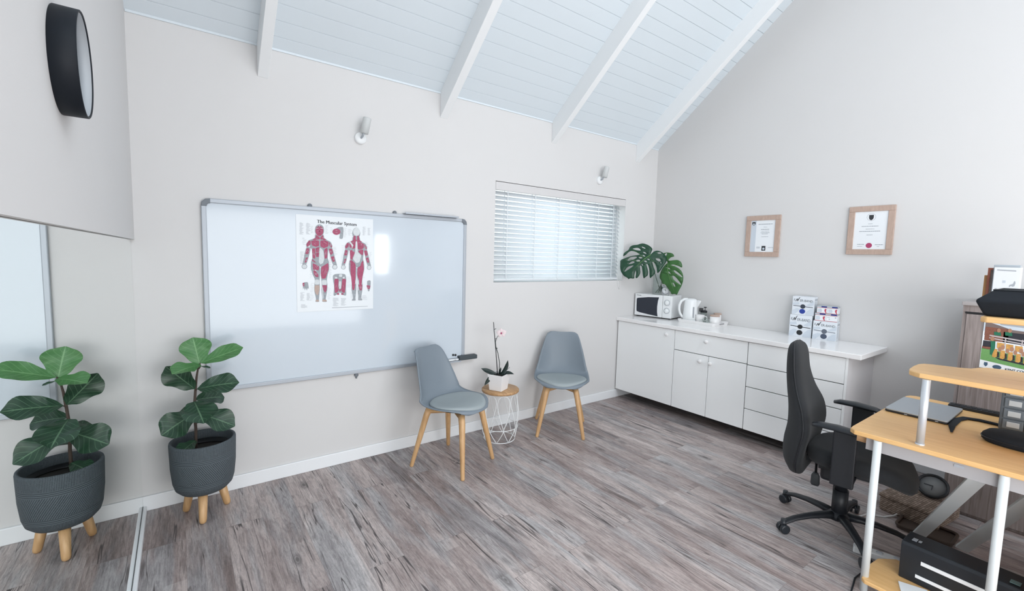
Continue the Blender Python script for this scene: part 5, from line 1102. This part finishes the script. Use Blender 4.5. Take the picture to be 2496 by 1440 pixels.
def seat_ring(s_, z, dz=0.0):
    o = []
    for k in range(44):
        a = 2*PI*k/44; c_, n_ = math.cos(a), math.sin(a); x = 0.245*s_*abs(c_)**0.75*(1 if c_ > 0 else -1); y = 0.075+0.245*s_*abs(n_)**0.75*(1 if n_ > 0 else -1)
        zz = z+(0.018*(abs(x)/0.245)**2) - (0.07*max(0, (y-0.16)/0.16)**2) ; o.append(Vector((x, y, zz)))
    return o
b = MB(); b.rings([seat_ring(0.80, 0.415), seat_ring(0.95, 0.420), seat_ring(1.0, 0.445), seat_ring(1.0, 0.475), seat_ring(0.94, 0.500), seat_ring(0.8, 0.508), seat_ring(0.5, 0.503), seat_ring(0.1, 0.50)]); b.build('seat', m_fabric, t)
b = MB(); b.box(-0.10, 0.10, -0.10, 0.14, 0.375, 0.416); b.box(-0.03, 0.03, -0.21, -0.02, 0.375, 0.405); b.tube([(0, -0.16, 0.39), (0, -0.24, 0.41), (0, -0.255, 0.52)], 0.018, 10, flat=0.5); b.build('mechanism', m_black, t, bevel=0.006)
b = MB(); b.box(-0.045, 0.045, -0.10, 0.0, 0.29, 0.377); b.build('tilt_housing', m_black, t, bevel=0.02, seg=3)
for sx in (-1, 1):
    b = MB(); pts = [(sx*0.285, -0.11, 0.676), (sx*0.285, -0.08, 0.682), (sx*0.285, 0.0, 0.684), (sx*0.285, 0.09, 0.676), (sx*0.283, 0.15, 0.660)]
    b.tube(pts, [0.022, 0.034, 0.038, 0.034, 0.022], 14, flat=0.42); ap = b.build('armrest', m_satin, t)
    b = MB(); b.box(sx*0.285-0.016, sx*0.285+0.016, -0.015, 0.085, 0.385, 0.672); b.box(min(sx*0.09, sx*0.298), max(sx*0.09, sx*0.298), 0.0, 0.08, 0.385, 0.405); b.build('armrest_post', m_black, t, bevel=0.006)
b = MB(); b.cyl((0, 0, 0.09), (0, 0, 0.25), 0.038, n=24); b.cyl((0, 0, 0.25), (0, 0, 0.37), 0.030, n=24); b.lathe([(0.06, 0.085), (0.055, 0.11), (0.035, 0.125)], 24, cap0=True); b.build('gas_column', m_black, t)
for (x, y) in ((-0.14, -0.15), (-0.14, -0.035)):
    b = MB(); b.tube([(x+0.05, y, 0.385), (x, y, 0.36), (x-0.005, y, 0.24)], 0.007, 8); lv = b.build('lever', m_black, t)
    b = MB(); b.rings([ell(0.010, 0.012, 0.250, x-0.005, y), ell(0.014, 0.022, 0.230, x-0.006, y), ell(0.015, 0.024, 0.180, x-0.007, y), ell(0.012, 0.02, 0.168, x-0.007, y)]); b.build('lever_knob', mat('knob_grey', (0.05, 0.055, 0.06), 0.5), lv)
rot0 = t.rotation_euler[2]
for k in range(5):
    wa = R(75+72*k); a = wa-rot0; d = Vector((math.cos(a), math.sin(a), 0)); s_ = Vector((-d.y, d.x, 0))
    b = MB(); sec = []
    for f_, z, hw, hh in ((0.03, 0.115, 0.030, 0.022), (0.10, 0.118, 0.026, 0.018), (0.18, 0.112, 0.022, 0.015), (0.26, 0.098, 0.020, 0.013), (0.31, 0.080, 0.020, 0.012), (0.335, 0.068, 0.015, 0.010)):
        c_ = d*f_+Vector((0, 0, z-0.015)); sec.append([c_+s_*(hw*math.cos(2*PI*q/12))+Vector((0, 0, hh*math.sin(2*PI*q/12))) for q in range(12)])
    b.rings(sec); b.build('star_leg', m_black, t)
    c_ = d*0.325; b = MB()
    for o_ in (-0.016, 0.016): b.tube([c_+s_*(o_-0.010)+Vector((0, 0, 0.026)), c_+s_*(o_-0.008)+Vector((0, 0, 0.026)), c_+s_*(o_+0.008)+Vector((0, 0, 0.026)), c_+s_*(o_+0.010)+Vector((0, 0, 0.026))], [0.018, 0.026, 0.026, 0.018], 20)
    b.tube([c_+Vector((0, 0, 0.03)), c_+Vector((0, 0, 0.078))], [0.018, 0.014], 12); b.build('castor', m_satin, t)

# ------------------------------------------------------------------ floor things beyond the desk
t = thing('wicker_basket', 'flat brown wicker basket on the floor behind the desk', 'basket', (3.845, -2.62, 0), R(-8))
def wick():
    m = bpy.data.materials.new('wicker'); m.use_nodes = True; nt = m.node_tree; p = nt.nodes['Principled BSDF']; tc = nt.nodes.new('ShaderNodeTexCoord')
    v = nt.nodes.new('ShaderNodeTexBrick'); v.inputs['Scale'].default_value = 22; v.inputs['Brick Width'].default_value = 0.7; v.inputs['Row Height'].default_value = 0.25; v.inputs['Mortar Size'].default_value = 0.03
    v.inputs['Color1'].default_value = (0.18, 0.13, 0.10, 1); v.inputs['Color2'].default_value = (0.36, 0.28, 0.23, 1); v.inputs['Mortar'].default_value = (0.10, 0.07, 0.05, 1)
    sp = nt.nodes.new('ShaderNodeSeparateXYZ'); nt.links.new(tc.outputs['Object'], sp.inputs[0]); cb = nt.nodes.new('ShaderNodeCombineXYZ')
    for k_, c_ in ((0, 1.0), (1, 0.8)):
        ma = nt.nodes.new('ShaderNodeMath'); ma.operation = 'MULTIPLY_ADD'; ma.inputs[1].default_value = c_; nt.links.new(sp.outputs[2], ma.inputs[0]); nt.links.new(sp.outputs[k_], ma.inputs[2]); nt.links.new(ma.outputs[0], cb.inputs[k_])
    nt.links.new(cb.outputs[0], v.inputs['Vector']); nt.links.new(v.outputs['Color'], p.inputs['Base Color']); p.inputs['Roughness'].default_value = 0.8
    bp = nt.nodes.new('ShaderNodeBump'); bp.inputs['Strength'].default_value = 0.8; bp.inputs['Distance'].default_value = 0.004; nt.links.new(v.outputs['Fac'], bp.inputs['Height']); nt.links.new(bp.outputs[0], p.inputs['Normal'])
    return m
m_wick = wick()
b = MB(); b.box(-0.17, 0.17, -0.14, 0.14, 0, 0.085); b.build('body', m_wick, t, bevel=0.012, seg=3)
b = MB(); b.box(-0.175, 0.175, -0.145, 0.145, 0.085, 0.11); b.build('lid', m_wick, t, bevel=0.01, seg=3)
t = thing('round_dial_clock', 'round black-rimmed clock lying on the wicker basket', 'clock', (3.86, -2.66, 0.110), 0, rot=(R(0), R(-45), 0))
b = MB(); b.lathe([(0.001, 0), (0.075, 0), (0.078, 0.02), (0.070, 0.028), (0.064, 0.018)], 40, c=(0.08, 0, 0)); b.build('rim', m_black, t)
b = MB(); b.lathe([(0.001, 0.014), (0.066, 0.014), (0.066, 0.012)], 40, c=(0.08, 0, 0)); b.build('clock_face', mat('face_grey', (0.16, 0.165, 0.17), 0.6), t)
b = MB(); b.box(0.078, 0.082, -0.004, 0.04, 0.016, 0.018); b.box(0.05, 0.082, -0.003, 0.001, 0.016, 0.018); b.build('hands', m_ink, t)
t = thing('floor_tray', 'low brown tray on the floor in front of the wicker basket', 'tray', (3.62, -2.70, 0), 0)
b = MB(); b.prism(rrect(0.18, 0.24, 0.03), 0, 0.012); b.build('tray_base', m_stem, t); 
b = MB(); b.tube([(x, y, 0.02) for x, y in rrect(0.18, 0.24, 0.03)], 0.008, 8, closed=True); b.build('rim', m_stem, t)
b = MB(); b.tube([(3.40, -2.40, 0.004), (3.55, -2.44, 0.004), (3.60, -2.51, 0.004), (3.66, -2.545, 0.01), (3.735, -2.57, 0.03)], 0.005, 8); tag(b.build('white_cable', m_wire), 'white cable on the floor under the office chair', 'cable')
b = MB(); b.tube([(2.62, -2.80, 0.005), (2.62, -2.70, 0.005), (2.66, -2.625, 0.005), (2.80, -2.60, 0.005), (2.93, -2.61, 0.005), (2.98, -2.64, 0.005), (3.03, -2.72, 0.005)], 0.004, 8); tag(b.build('black_cable', m_black), 'black cable on the floor curving round the lower desk shelf', 'cable')
t = thing('power_strip', 'white power strip on the floor behind the lower desk shelf', 'power strip', (3.09, -2.62, 0), R(-75))
b = MB(); b.box(-0.11, 0.11, -0.025, 0.025, 0, 0.035); b.build('body', m_appl, t, bevel=0.006)
b = MB()
for x in (-0.07, 0, 0.07): b.lathe([(0.016, 0.035), (0.016, 0.0365), (0.001, 0.0365)], 20, c=(x, 0, 0))
b.build('sockets', m_inkpale, t)
